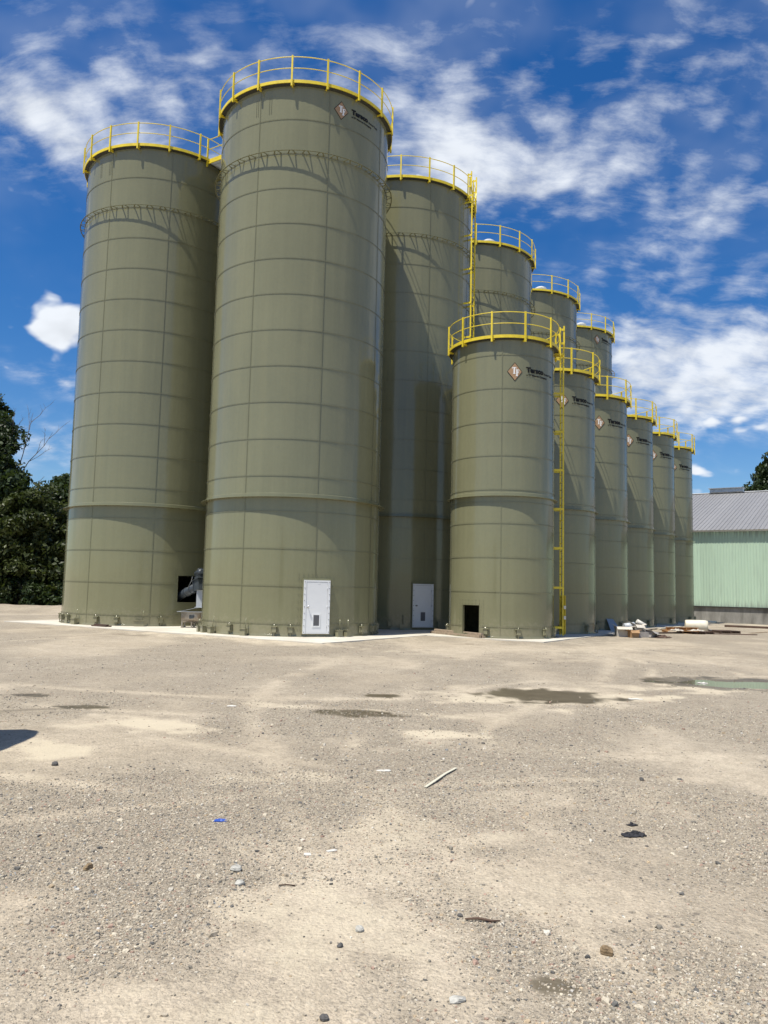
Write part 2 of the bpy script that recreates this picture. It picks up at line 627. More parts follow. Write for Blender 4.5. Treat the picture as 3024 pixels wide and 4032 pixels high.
def to_sw(x, y):
    dx_, dy_ = x - BIG['B'][0], y - BIG['B'][1]
    return dx_ * UX + dy_ * UY, dx_ * WX + dy_ * WY


sw = [to_sw(*p) for p in ((-15.75, 33.90), (-1.91, 24.61), (1.87, 30.69), (5.51, 27.60), (19.35, 49.59))]
s_front = (sw[0][0] + sw[1][0]) / 2
w_step = (sw[1][1] + sw[2][1]) / 2
s_step = (sw[2][0] + sw[3][0]) / 2
w_right = (sw[3][1] + sw[4][1]) / 2


def pad_dist(x, y):
    """Metres outside the slab's edge."""
    s_, w_ = to_sw(x, y)
    r1 = np.maximum(np.maximum(s_front - s_, s_ - 35.5), np.maximum(sw[0][1] - w_, w_ - w_step))
    r2 = np.maximum(np.maximum(s_step - s_, s_ - 35.5), np.maximum(w_step - 1 - w_, w_ - w_right))
    return np.minimum(r1, r2)


def ground_z(x, y):
    z = GZ + 0.030 * (fbm(x * 0.45, y * 0.45, 5, 3) - 0.5) + 0.012 * (fbm(x * 2.1, y * 2.1, 9, 3) - 0.5)
    near_pad = sstep(y, 18, 24) * sstep(60 - y, 0, 6)
    z = z * (1 - 0.6 * near_pad) + GZ * 0.6 * near_pad
    z = z - 0.065 * (1 - sstep(ell(x, y, *PUD[:4], PUD[4], 0.5, 21), 0.55, 1.35))
    # low gravel bank in front of the barn, and on the left before the trees
    db = (x - 24.2) * UX + (y - 62.0) * UY
    z = z + 0.16 * np.exp(-((db + 5.0) / 3.2) ** 2) * sstep((x - 24.2) * WX + (y - 62) * WY, -6, 5) * (0.8 + 0.5 * fbm(x * .6, y * .6, 31, 3))
    z = z + 0.30 * np.exp(-((y - 45.5 + 0.1 * x) / 2.2) ** 2) * sstep(-x, 15.5, 19.0) * (0.6 + 0.8 * fbm(x * .8, y * .8, 33, 3))
    z = z - 0.27 * sstep(db, -16, -2) * sstep((x - 24.2) * WX + (y - 62) * WY, -9, -3)
    pd = pad_dist(x, y)
    z = z + (1 - sstep(pd, 0.15, 1.3)) * (0.075 * fbm(x * 1.7, y * 1.7, 35, 3) + 0.01) * sstep(pd, -1.2, -0.3)
    z = z - 0.35 * sstep(y - 0.1 * x, 75, 140)
    return z


def ground_masks(x, y):
    wet = np.zeros_like(x)  # damp spots, plus one shadow streak painted as dark ground
    for i, (cx, cy, a, b, an, k) in enumerate([
            (8.2, 16.6, 2.9, 1.25, -0.14, 1.0), (6.7, 15.9, 0.85, 0.55, -0.5, 0.85), (2.85, 13.95, 1.35, 0.95, -0.05, 1.15), (-0.45, 11.62, 0.85, 0.30, -0.25, 1.1),
            (0.04, 13.6, 0.36, 0.26, 0, 1.15), (-5.45, 12.66, 0.32, 0.2, 0, 1.15), (-4.25, 11.6, 0.45, 0.22, 0.1, 1.1),
            (-5.2, 11.0, 1.1, 0.07, 0.52, 0.75), (0.82, 3.81, 0.13, 0.085, -0.15, 0.95), (-6.4, 32.3 - 3.6, 0.6, 0.25, -.5, 0.5),  # the thin slanted entry paints a shadow streak into this mask
            (2.9, 27.0, 0.35, 0.2, 0, 0.55), (10.6, 28.5, 0.8, 0.3, -.3, 0.4), (5.9, 24.0, 0.7, 0.3, 0, 0.35), (-12.8, 30.4, 0.9, 0.35, -.5, .45), (-8.6, 27.6, 1.0, .35, -.5, .45)]):
        sm = 0.35 if a < 0.5 else 0.55
        wet = np.maximum(wet, k * (1 - sstep(ell(x, y, cx, cy, a, b, an, sm * 1.15, 40 + i, 2.6 if a > .5 else 7.0), 0.72, 1.08)))
    dust = np.zeros_like(x)
    for i, (cx, cy, a, b, an, k) in enumerate([
            (-3.0, 10.3, 0.95, 0.5, -0.1, 0.9), (-3.5, 8.7, 0.75, 0.55, -0.3, 0.85), (0.75, 10.15, 0.55, 0.38, -0.45, 0.9),
            (-0.6, 11.95, 1.6, 0.22, -0.22, 0.7), (2.9, 13.9, 1.6, 1.15, 0, 0.75), (4.5, 14.2, 1.0, 0.4, 0, 0.8), (1.5, 13.3, 0.7, 0.4, 0, 0.8), (6.0, 15.6, 1.5, 0.8, 0, 0.7),
            (-1.0, 7.6, 0.6, 0.3, 0.1, 0.55), (-4.5, 26.2, 5.0, 0.7, -0.56, 0.6), (4.0, 24.0, 4.5, 2.5, 0, 0.35), (8.3, 27.5, 4.0, 1.6, 1.0, 0.45),
            (-0.2, 5.9, 1.5, 0.35, 0.45, 0.55), (0.4, 5.2, 1.2, 0.5, -0.2, 0.45), (-0.35, 4.4, 0.55, 0.55, 0.6, 0.6), (1.2, 7.0, 1.8, 0.5, 0.2, 0.35), (2.2, 9.2, 2.2, 0.5, -0.1, 0.4), (-0.9, 3.5, 0.6, 0.25, 0, 0.55)]):
        dust = np.maximum(dust, k * (1 - sstep(ell(x, y, cx, cy, a, b, an, 1.25, 80 + i, 2.1), 0.35, 1.35)))
    # winding wheel tracks of finer dust
    for j, (ox, amp, ph, wv) in enumerate([(-0.9, 0.7, 0.3, 0.33), (0.9, 0.9, 1.2, 0.28), (3.4, 1.0, 2.0, 0.22), (-4.8, 1.2, 0.0, 0.2)]):
        xx = ox + amp * np.sin(y * wv + ph) + 0.16 * y * (ox / 5)
        dust = np.maximum(dust, 0.38 * np.exp(-((x - xx) / 0.22) ** 2) * sstep(fbm(x * .7, y * .7, 60 + j, 3), 0.35, 0.6))
    for j, (cx, cy, r0) in enumerate([(-4.2, 3.0, 4.6), (-4.2, 3.0, 6.4), (3.0, -2.0, 8.2), (3.0, -2.0, 9.9), (9.0, 9.0, 7.6), (9.0, 9.0, 9.3), (-2.0, 22.0, 9.0), (-2.0, 22.0, 10.8)]):
        rr = np.hypot(x - cx, y - cy) + 0.5 * (fbm(x * .3, y * .3, 66 + j, 2) - .5)
        dust = np.maximum(dust, 0.5 * np.exp(-((rr - r0) / 0.16) ** 2) * sstep(fbm(x * .5, y * .5, 62 + j, 3), 0.38, 0.6))
    grav = fbm(x * 0.55 + 3, y * 0.35, 71, 4)
    return wet, dust, grav


def build_ground():
    a_in = np.radians(np.linspace(-36, 36, 441))
    a_out = np.radians(np.linspace(36, 324, 73))[1:-1]
    az = np.concatenate([a_in, a_out])
    r = np.concatenate([[0.02, 0.8], np.geomspace(1.5, 75, 400), np.geomspace(80, 1500, 26)])
    A, Rr = np.meshgrid(az, r)
    X, Y = Rr * np.sin(A), Rr * np.cos(A)
    Z = ground_z(X, Y)
    w, d, g = ground_masks(X, Y)
    V = np.stack([X, Y, Z], -1).reshape(-1, 3)
    n, m = len(r), len(az)
    i, j = np.meshgrid(np.arange(n - 1), np.arange(m), indexing='ij')
    j2 = (j + 1) % m
    Q = np.stack([i * m + j, (i + 1) * m + j, (i + 1) * m + j2, i * m + j2], -1).reshape(-1, 4)[:, ::-1]
    me = np_mesh('gravel_ground', V, Q, 'gravel', True, {'wet': w.ravel(), 'dust': d.ravel(), 'grav': g.ravel()})
    o = link('gravel_ground', me)
    o['kind'] = 'structure'
    o['label'] = 'pale tan gravel yard'


def gravel_mat():
    m = bpy.data.materials.new('gravel')
    m.use_nodes = True
    t = NT(m.node_tree)
    b = m.node_tree.nodes['Principled BSDF']
    pos = t.new('ShaderNodeNewGeometry').outputs['Position']

    def at(nm):
        a = t.new('ShaderNodeAttribute')
        a.attribute_name = nm
        return a.outputs['Fac']
    wet, dust, grav = at('wet'), at('dust'), at('grav')
    wob = t.v('ADD', pos, t.v('SCALE', t.noise(pos, 25, 2, 0.5, out=1), 0.03))
    cells = [(38.0, 1.0), (95.0, 1.0)]
    n_big = t.noise(pos, 0.35, 5, 0.6)
    n_mid = t.noise(pos, 2.3, 5, 0.65)
    n_fin = t.noise(pos, 45.0, 4, 0.7)
    base = t.mix(t.step(n_big, 0.3, 0.7), (0.400, 0.338, 0.252), (0.465, 0.400, 0.305))
    base = t.mix(t.m('MULTIPLY', t.step(n_mid, 0.35, 0.7), 0.5), base, (0.305, 0.258, 0.192))
    k = t.m('MULTIPLY', t.step(n_fin, 0.25, 0.75, 0.68, 1.28, smooth=False), t.step(t.noise(pos, 11.0, 4, 0.75), 0.28, 0.72, 0.80, 1.16, smooth=False))
    base = t.mix(1.0, base, t.comb(k, k, k), 'MULTIPLY')
    peb = t.step(t.m('SUBTRACT', grav, t.m('MULTIPLY', dust, 0.5)), 0.25, 0.62)
    kg = t.step(peb, 0.0, 1.0, 1.10, 0.80, smooth=False)
    base = t.mix(1.0, base, t.comb(kg, kg, kg), 'MULTIPLY')
    for sc_, _ in cells:
        vc = t.voro(wob, sc_, out='Color')
        vd = t.voro(wob, sc_)
        r_, g_, b_ = t.sep(vc)
        colr = t.ramp(r_, [(0.0, (0.10, 0.095, 0.085)), (0.25, (0.22, 0.195, 0.155)), (0.5, (0.40, 0.35, 0.27)), (0.72, (0.50, 0.445, 0.355)), (0.86, (0.29, 0.21, 0.155)), (0.95, (0.56, 0.52, 0.44)), (1.0, (0.60, 0.57, 0.51))])
        mask = t.m('MULTIPLY', t.m('MULTIPLY', t.step(g_, 0.35, 0.55), t.step(vd, 0.6, 0.35)), t.m('MULTIPLY_ADD', peb, 0.5, 0.18))
        base = t.mix(mask, base, colr)
    for sc3, thr in ((11.0, 0.86), (24.0, 0.78)):         # scattered darker stones that still read far off
        vc = t.voro(pos, sc3, out='Color')
        vd = t.voro(pos, sc3)
        a_, b2, c2 = t.sep(vc)
        mk = t.m('MULTIPLY', t.step(a_, thr, thr + 0.02), t.step(vd, 0.30, 0.16))
        base = t.mix(t.m('MULTIPLY', mk, t.m('SUBTRACT', 0.85, t.m('MULTIPLY', dust, 0.5))), base, t.mix(b2, (0.10, 0.09, 0.075), (0.24, 0.205, 0.165)))
    n_brk = t.noise(t.v('MULTIPLY', pos, (1.0, 1.0, 1.0)), 3.4, 6, 0.68)
    dustm = t.m('MULTIPLY', t.step(t.m('ADD', dust, t.m('ADD', t.m('MULTIPLY', t.m('SUBTRACT', n_brk, 0.5), 1.3), t.m('MULTIPLY', t.m('SUBTRACT', n_fin, 0.5), 0.5))), 0.30, 0.95), t.step(dust, 0.02, 0.25))
    base = t.mix(t.m('MULTIPLY', dustm, 0.8), base, (0.53, 0.465, 0.345))
    wn = t.noise(pos, 9.0, 5, 0.7)
    wetm = t.m('MULTIPLY', wet, t.step(t.m('ADD', wn, t.m('MULTIPLY', wet, 0.6)), 0.45, 0.70))
    base = t.mix(t.m('MULTIPLY', wetm, 0.93), base, t.mix(t.step(n_mid, 0.3, 0.7), (0.085, 0.068, 0.042), (0.125, 0.104, 0.068)))
    t.put(b.inputs['Base Color'], base)
    t.put(b.inputs['Roughness'], t.step(wetm, 0.2, 0.9, 0.9, 0.42))
    b.inputs['Specular IOR Level'].default_value = 0.3
    h = t.m('ADD', t.m('MULTIPLY', t.voro(wob, 38.0), -0.5), t.m('MULTIPLY', t.voro(wob, 95.0), -0.25))
    h = t.m('ADD', h, t.m('MULTIPLY', n_fin, 0.5))
    h = t.m('ADD', h, t.m('MULTIPLY', t.noise(pos, 7, 5, 0.7), 0.9))
    bn = t.new('ShaderNodeBump')
    t.put(bn.inputs['Strength'], t.m('MULTIPLY', t.m('SUBTRACT', 1.0, t.m('MULTIPLY', dust, 0.6)), t.m('SUBTRACT', 1.0, t.m('MULTIPLY', wetm, 0.75))))
    bn.inputs['Distance'].default_value = 0.024
    t.put(bn.inputs['Height'], h)
    t.put(b.inputs['Normal'], bn.outputs[0])
    MAT['gravel'] = m


gravel_mat()
build_ground()

# water of the puddle
wm = bpy.data.materials.new('puddle_water')
wm.use_nodes = True
_t = NT(wm.node_tree)
_b = wm.node_tree.nodes['Principled BSDF']
_b.inputs['Base Color'].default_value = (0.135, 0.113, 0.080, 1)
_b.inputs['Roughness'].default_value = 0.03
_b.inputs['Specular IOR Level'].default_value = 0.9
_bn = _t.new('ShaderNodeBump')
_bn.inputs['Strength'].default_value = 0.03
_bn.inputs['Distance'].default_value = 0.01
_t.put(_bn.inputs['Height'], _t.noise(_t.new('ShaderNodeNewGeometry').outputs['Position'], 5, 3, 0.5))
_t.put(_b.inputs['Normal'], _bn.outputs[0])
MAT['puddle_water'] = wm
pm = MB()
pts = []
for i in range(64):
    t_ = 2 * pi * i / 64
    u_, w_ = PUD[2] * 1.7 * cos(t_), PUD[3] * 2.0 * sin(t_)
    pts.append((PUD[0] + u_ * cos(PUD[4]) - w_ * sin(PUD[4]), PUD[1] + u_ * sin(PUD[4]) + w_ * cos(PUD[4]), GZ - 0.036))
pm.poly(pts)
pud = pm.build('puddle', 'puddle_water')
pud['kind'] = 'structure'
pud['label'] = 'shallow muddy puddle mirroring the green wall'

# concrete slab under the tanks
Pu = lambda s, w, z=0.0: (BIG['B'][0] + s * UX + w * WX, BIG['B'][1] + s * UY + w * WY, z)


outline = [(s_front, sw[0][1]), (s_front, w_step), (s_step, w_step), (s_step, w_right), (35.5, w_right), (35.5, sw[0][1])]
sl = MB()
bev = []
for (s_, w_) in outline:
    bev.append(Pu(s_, w_, 0.0))
sl.poly(bev[::-1] if False else bev, (0, 0, -0.25))
me_ = sl.mesh('concrete_pad', 'concrete')
import bmesh
bm_ = bmesh.new()
bm_.from_mesh(me_)
bmesh.ops.recalc_face_normals(bm_, faces=bm_.faces)
bm_.to_mesh(me_)
bm_.free()
pad = link('concrete_pad', me_)
pad['kind'] = 'structure'
pad['label'] = 'pale concrete slab under the tanks'

# ------------------------------------------------------------------ tanks
RB, RS = 3.35, 2.03
BIG_ROWS = [0.0, 0.41, 1.71, 3.01, 4.31, 4.82, 5.56] + [5.56 + 1.319 * i for i in range(1, 11)] + [20.07]
SMALL_ROWS = [0.0, 0.39, 1.67, 2.95, 4.22, 5.01, 5.25, 5.48, 6.76, 8.04, 9.33, 10.62, 11.25]
SEAM_B, SEAM_S = -69.8, -100.2
PCACHE = {}


def panel_mesh(R, dth, h, n, hole=None):
    """Curved sheet, its lower lap and its side lap standing 8 mm proud. hole = (t0, t1, z0, z1) in panel coordinates."""
    V, Nn, Q = [], [], []

    def patch(ts, zs, r):
        base = len(V)
        for z in zs:
            for t in ts:
                V.append((r * cos(t), r * sin(t), z))
                Nn.append((cos(t), sin(t), 0))
        k = len(ts)
        for i in range(len(zs) - 1):
            for j in range(k - 1):
                if hole:
                    tm, zm = (ts[j] + ts[j + 1]) / 2, (zs[i] + zs[i + 1]) / 2
                    if hole[0] < tm < hole[1] and hole[2] < zm < hole[3]:
                        continue
                Q.append((base + i * k + j, base + i * k + j + 1, base + (i + 1) * k + j + 1, base + (i + 1) * k + j))
    ts = [dth * i / n for i in range(n + 1)]
    zs = [0.0, h]
    lz = [0.0, min(0.05, h * 0.3)]
    if hole:
        ts = sorted(set(ts + [min(max(hole[0], 0), dth), min(max(hole[1], 0), dth)]))
        zs = sorted(set(zs + [min(max(hole[2], 0), h), min(max(hole[3], 0), h)]))
    patch(ts, zs, R)
    patch(ts, lz, R + 0.008)
    patch([0.0, 0.05 / R], zs, R + 0.006)
    return np_mesh('shell_panel', V, Q, 'tank_paint', True, normals=Nn)


def bolts_mesh(R, rows, seam_deg, nsec, gaps, extra=()):
    """Every bolt head of one tank: radial pegs on the laps."""
    th, zz_ = [], []
    per = int(round(2 * pi * R / nsec / 0.053))
    for z in rows[:-1]:
        t = rad(seam_deg) + np.arange(per * nsec) * 2 * pi / (per * nsec)
        th.append(t)
        zz_.append(np.full(t.shape, z + 0.026))
    nv = int((rows[-1] - rows[0]) / 0.056)
    for k in range(nsec):
        z = rows[0] + 0.06 + np.arange(nv) * 0.056
        th.append(np.full(z.shape, rad(seam_deg) + 2 * pi * k / nsec + 0.025 / R))
        zz_.append(z)
    th, zz_ = np.concatenate(th), np.concatenate(zz_)
    keep = np.ones(len(th), bool)
    for (t0, t1, z0, z1) in gaps:
        d = (np.degrees(th) - t0) % 360
        keep &= ~((d < (t1 - t0) % 360) & (zz_ > z0) & (zz_ < z1))
    th, zz_ = th[keep], zz_[keep]
    if len(extra):
        ex = np.array(extra)
        th = np.concatenate([th, np.radians(ex[:, 0])])
        zz_ = np.concatenate([zz_, ex[:, 1]])
    c, s = np.cos(th), np.sin(th)
    hw = 0.0085
    V = []
    for (dr, a, b) in ((0.0, -1, -1), (0.0, 1, -1), (0.0, 1, 1), (0.0, -1, 1), (0.019, -.8, -.8), (0.019, .8, -.8), (0.019, .8, .8), (0.019, -.8, .8)):
        r = R + dr
        V.append(np.stack([r * c - a * hw * s, r * s + a * hw * c, zz_ + b * hw], -1))
    V = np.stack(V, 1).reshape(-1, 3)
    q = np.array([(4, 5, 6, 7), (0, 1, 5, 4), (1, 2, 6, 5), (2, 3, 7, 6), (3, 0, 4, 7)])
    Q = (np.arange(len(th))[:, None, None] * 8 + q[None]).reshape(-1, 4)
    return np_mesh('bolts', V, Q, 'bolt_steel', False)


def ring_torus(R, z, r, n=96, k=6):
    mb = MB()
    base = 0
    for i in range(n):
        t = 2 * pi * i / n
        for j in range(k):
            p = 2 * pi * j / k
            rr = R + r * cos(p)
            mb.v.append(Vector((rr * cos(t), rr * sin(t), z + r * sin(p))))
    for i in range(n):
        for j in range(k):
            mb.quadface([i * k + j, ((i + 1) % n) * k + j, ((i + 1) % n) * k + (j + 1) % k, i * k + (j + 1) % k], True)
    return mb


def pol(R, deg, z):
    return Vector((R * cos(rad(deg)), R * sin(rad(deg)), z))


_shared = {}


def shared(key, fn):
    if key not in _shared:
        _shared[key] = fn()
    return _shared[key]


def text_mesh(body, size, bold, xs):
    cu = bpy.data.curves.new('txt', 'FONT')
    cu.body = body
    cu.size = size
    cu.offset = bold
    cu.resolution_u = 3
    ob = bpy.data.objects.new('txt', cu)
    COL.objects.link(ob)
    dg = bpy.context.evaluated_depsgraph_get()
    me = bpy.data.meshes.new_from_object(ob.evaluated_get(dg))
    vs = np.array([v.co[:] for v in me.vertices])
    fs = [tuple(p.vertices) for p in me.polygons]
    bpy.data.objects.remove(ob)
    bpy.data.curves.remove(cu)
    bpy.data.meshes.remove(me)
    vs[:, 0] -= vs[:, 0].min()
    vs[:, 0] *= xs / vs[:, 0].max()          # xs = wanted width in metres
    return vs[:, :2], fs


def bend(vs, fs, R, deg, z, name, material):
    th = rad(deg) + vs[:, 0] / R
    V = np.stack([R * np.cos(th), R * np.sin(th), z + vs[:, 1]], -1)
    me = bpy.data.meshes.new(name)
    me.from_pydata(V.tolist(), [], fs)
    me.materials.append(MAT[material])
    me.update()
    return me


T_STROKES = [[(-.104, .173), (.053, .173), (.053, .105), (.040, .105), (.030, .150), (.004, .155), (.004, -.060), (.024, -.070), (.024, -.086), (-.075, -.086), (-.075, -.070), (-.052, -.060), (-.052, .155), (-.080, .150), (-.091, .105), (-.104, .105)]]
F_STROKES = [[(.030, .086), (.166, .086), (.166, .020), (.153, .020), (.143, .062), (.105, .067), (.105, -.020), (.122, -.022), (.128, -.045), (.138, -.045), (.138, .015), (.105, -.001), (.105, -.145), (.125, -.157), (.125, -.173), (.030, -.173), (.030, -.157), (.052, -.145), (.052, .060), (.030, .067)]]
F_STROKES = [[(.030, .086), (.166, .086), (.166, .020), (.153, .020), (.143, .062), (.105, .067), (.105, -.024), (.124, -.030), (.129, -.062), (.139, -.062), (.139, .018), (.129, .018), (.124, -.010), (.1049, -.0105), (.105, -.145), (.125, -.157), (.125, -.173), (.030, -.173), (.030, -.157), (.052, -.145), (.052, .060), (.030, .067)]]


def logo(parent, R, d_deg, z, t_deg, wide):
    """Tan diamond with white serif letters, and two lines of lettering, all bent round the shell."""
    hw, hh = 0.295, 0.362

    def strip(hw_, hh_, r, name, material, par):
        vs, fs = [], []
        n = 10
        for i in range(n + 1):
            x = -hw_ + 2 * hw_ * i / n
            y = hh_ * (1 - abs(x) / hw_)
            vs += [(x, -y), (x, y)]
        for i in range(n):
            fs.append((2 * i, 2 * i + 2, 2 * i + 3, 2 * i + 1))
        return link(name, bend(np.array(vs), fs, r, d_deg, z, name, material), par)
    bd = strip(hw, hh, R + 0.010, 'logo_border', 'logo_black', parent)
    strip(hw * 0.915, hh * 0.915, R + 0.014, 'logo_field', 'logo_tan', bd)
    for pl in (T_STROKES[0], F_STROKES[0]):
        me = bend(np.array(pl) * np.array([1.0, 1.0]), [tuple(range(len(pl)))], R + 0.018, d_deg, z, 'logo_letter', 'logo_white')
        link('logo_letter', me, bd)
    zb = z + 0.022
    for body, size, bold, x0, w, dz in (("Tarsco", 0.262, 0.017, 0.0, 0.835, 0.0), ("Bolted Tank", 0.098, 0.0035, 0.875, 0.575, 0.0),
                                        ("a TF Warren Company", 0.098, 0.0042, 0.01, 1.04, -0.145)):
        vs, fs = shared(('txt', body), lambda: text_mesh(body, size, bold, w))
        me = bend(vs + np.array([[x0, 0]]), fs, R + 0.012, t_deg, zb + dz, 'lettering', 'logo_black')
        link('lettering', me, parent)


def anchor_chair(R):
    """Gusseted anchor box with a bolt through it, welded to the skirt. Local x points outwards."""
    def mk():
        mb = MB()
        mb.box((R + 0.065, 0, 0.235), (0.115, 0.15, 0.19))
        mb.box((R + 0.075, 0, 0.338), (0.15, 0.24, 0.018))
        mb.box((R + 0.045, -0.093, 0.25), (0.07, 0.012, 0.24))
        mb.box((R + 0.045, 0.093, 0.25), (0.07, 0.012, 0.24))
        mb.tube([(R + 0.075, 0, 0.0), (R + 0.075, 0, 0.42)], 0.017, 6)
        mb.box((R + 0.075, 0, 0.10), (0.05, 0.05, 0.035))
        return mb.mesh('anchor_chair', 'tank_paint')
    return shared(('chair', R), mk)


def loose_chair(R, rod):
    def mk():
        mb = MB()
        mb.box((R + 0.16, 0, 0.115), (0.17, 0.20, 0.225))
        mb.box((R + 0.17, 0, 0.238), (0.21, 0.25, 0.018))
        if rod:
            mb.tube([(R + 0.13, 0.05, 0.24), (R + 0.10, 0.06, 0.62)], 0.014, 6)
        return mb.mesh('anchor_block', 'tank_paint')
    return shared(('block', R, rod), mk)


def railing(tank, R, eave, nposts, a0):
    kb = (R, eave)
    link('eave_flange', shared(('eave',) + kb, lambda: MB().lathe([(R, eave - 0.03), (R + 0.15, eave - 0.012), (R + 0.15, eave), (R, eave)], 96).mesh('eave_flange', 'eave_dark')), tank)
    link('toe_board', shared(('toe',) + kb, lambda: MB().lathe([(R + 0.10, eave + 0.003), (R + 0.175, eave + 0.003), (R + 0.175, eave + 0.12), (R + 0.165, eave + 0.12), (R + 0.165, eave + 0.013), (R + 0.10, eave + 0.013)], 96, closed=True).mesh('toe_board', 'yellow_paint')), tank)
    link('top_rail', shared(('tr',) + kb, lambda: ring_torus(R + 0.175, eave + 1.0, 0.0165).mesh('top_rail', 'yellow_paint')), tank)
    link('mid_rail', shared(('mr',) + kb, lambda: ring_torus(R + 0.175, eave + 0.56, 0.0155).mesh('mid_rail', 'yellow_paint')), tank)

    def post():
        mb = MB()
        x = R + 0.205
        mb.box((x + 0.028, 0, eave + 0.44), (0.008, 0.062, 1.18))
        mb.box((x, -0.028, eave + 0.44), (0.05, 0.007, 1.18))
        mb.box((x, 0.028, eave + 0.44), (0.05, 0.007, 1.18))
        mb.box((R + 0.10, 0, eave - 0.06), (0.19, 0.05, 0.05))
        mb.box((R + 0.12, 0.06, eave - 0.035), (0.10, 0.05, 0.02))
        return mb.mesh('rail_post', 'yellow_paint')
    pm_ = shared(('post',) + kb, post)
    for k in range(nposts):
        link('rail_post', pm_, tank, None, rad(a0 + 360.0 / nposts * k))


def ladder(tank, R, deg, off, eave, guard):
    """Yellow fixed ladder standing off the shell, with walk-through rails at the top."""
    a = rad(deg)
    er, et = Vector((cos(a), sin(a), 0)), Vector((-sin(a), cos(a), 0))
    P = lambda r, t, z: er * (R + r) + et * t + Vector((0, 0, z))
    mb = MB()
    hwid = 0.21
    for s in (-1, 1):
        mb.bar(P(off, s * hwid, 0.06), P(off, s * hwid, eave + 0.1), 0.014, 0.065, er)
        mb.bar(P(off, s * hwid, eave + 0.1), P(off, s * (hwid + 0.10), eave + 0.38), 0.014, 0.065, er)
        mb.bar(P(off, s * (hwid + 0.10), eave + 0.38), P(off, s * (hwid + 0.10), eave + 1.18), 0.014, 0.065, er)
    lad = mb.build('ladder', 'yellow_paint', tank)
    nr = int((eave + 0.1) / 0.305)
    rung = shared(('rung', R, deg), lambda: MB().tube([P(off, -hwid, 0), P(off, hwid, 0)], 0.012, 6).mesh('rung', 'yellow_paint'))
    for k in range(1, nr + 1):
        link('rung', rung, lad, (0, 0, 0.305 * k))
    for k, z in enumerate(np.arange(0.36, eave, 1.62 if R > 3 else 1.55)):
        for s in (-1, 1):
            b = MB()
            b.bar(P(0.0, s * (hwid + 0.03), z), P(off + 0.03, s * (hwid + 0.02), z), 0.012, 0.085)
            b.build('standoff_bracket', 'yellow_paint', lad)
    # walk-through guards at roof level
    for s in (-1, 1):
        g = MB()
        w = hwid + 0.10
        g.bar(P(0.20, s * (w + 0.02), eave - 0.12), P(0.20, s * (w + 0.02), eave + 1.08), 0.06, 0.06)
        for z in (0.0, 0.45, 1.02):
            g.bar(P(0.18, s * (w + 0.015), eave + z), P(off + 0.02, s * (w + 0.015), eave + z), 0.014, 0.085)
        g.build('walk_through_guard', 'yellow_paint', lad)
    if guard:
        g = MB()
        g.bar(P(off + 0.055, -hwid - 0.02, 0.10), P(off + 0.055, -hwid - 0.02, 1.62), 0.10, 0.014, er)
        g.bar(P(off + 0.055, hwid + 0.02, 0.10), P(off + 0.055, hwid + 0.02, 1.62), 0.10, 0.014, er)
        g.bar(P(off + 0.10, 0, 0.12), P(off + 0.10, 0, 1.60), 2 * hwid, 0.008, er)
        gd = g.build('ladder_guard', 'yellow_paint', lad)
        for z in (0.75, 1.15):
            MB().box(P(off + 0.05, -hwid - 0.075, z), (0.09, 0.006, 0.13), a).build('sticker', 'paper', gd)


def wind_girder(tank):
    z = BIG_ROWS[-3] + 0.03
    link('wind_girder', shared('girder', lambda: MB().lathe([(RB + 0.17, z), (RB + 0.215, z), (RB + 0.215, z + 0.012), (RB + 0.17, z + 0.012)], 120, closed=True).mesh('wind_girder', 'tank_paint')), tank)

    def br():
        mb = MB()
        for s in (-1, 1):
            mb.bar((RB, s * 0.13, z + 0.012), (RB + 0.185, s * 0.035, z + 0.018), 0.045, 0.008)
            mb.box((RB + 0.012, s * 0.13, z + 0.01), (0.022, 0.07, 0.05))
        mb.box((RB + 0.19, 0, z + 0.03), (0.02, 0.02, 0.05))
        return mb.mesh('girder_bracket', 'tank_paint')
    bm = shared('gbr', br)
    for k in range(40):
        link('girder_bracket', bm, tank, None, rad(SEAM_B + 4.5 + 9 * k))


def roof_bits(tank, R, eave, hatch):
    link('roof', shared(('roof', R), lambda: MB().lathe([(R + 0.06, eave + 0.004), (0.5, eave + 0.28 * (R - 0.5)), (0.0001, eave + 0.28 * (R - 0.5) + 0.02)], 72).mesh('roof', 'roof_steel')), tank)
    if hatch:
        d = R - 0.95

        def hm():
            mb = MB()
            z0 = eave + 0.08
            prof = [(0.30, z0), (0.30, z0 + 0.44), (0.36, z0 + 0.44), (0.36, z0 + 0.50), (0.24, z0 + 0.57), (0.0001, z0 + 0.60)]
            mb.lathe(prof, 24)
            for v in mb.v:
                v += pol(d, -75, 0)
            return mb.mesh('roof_hatch', 'white_metal')
        link('roof_hatch', shared(('hatch', R), hm), tank)


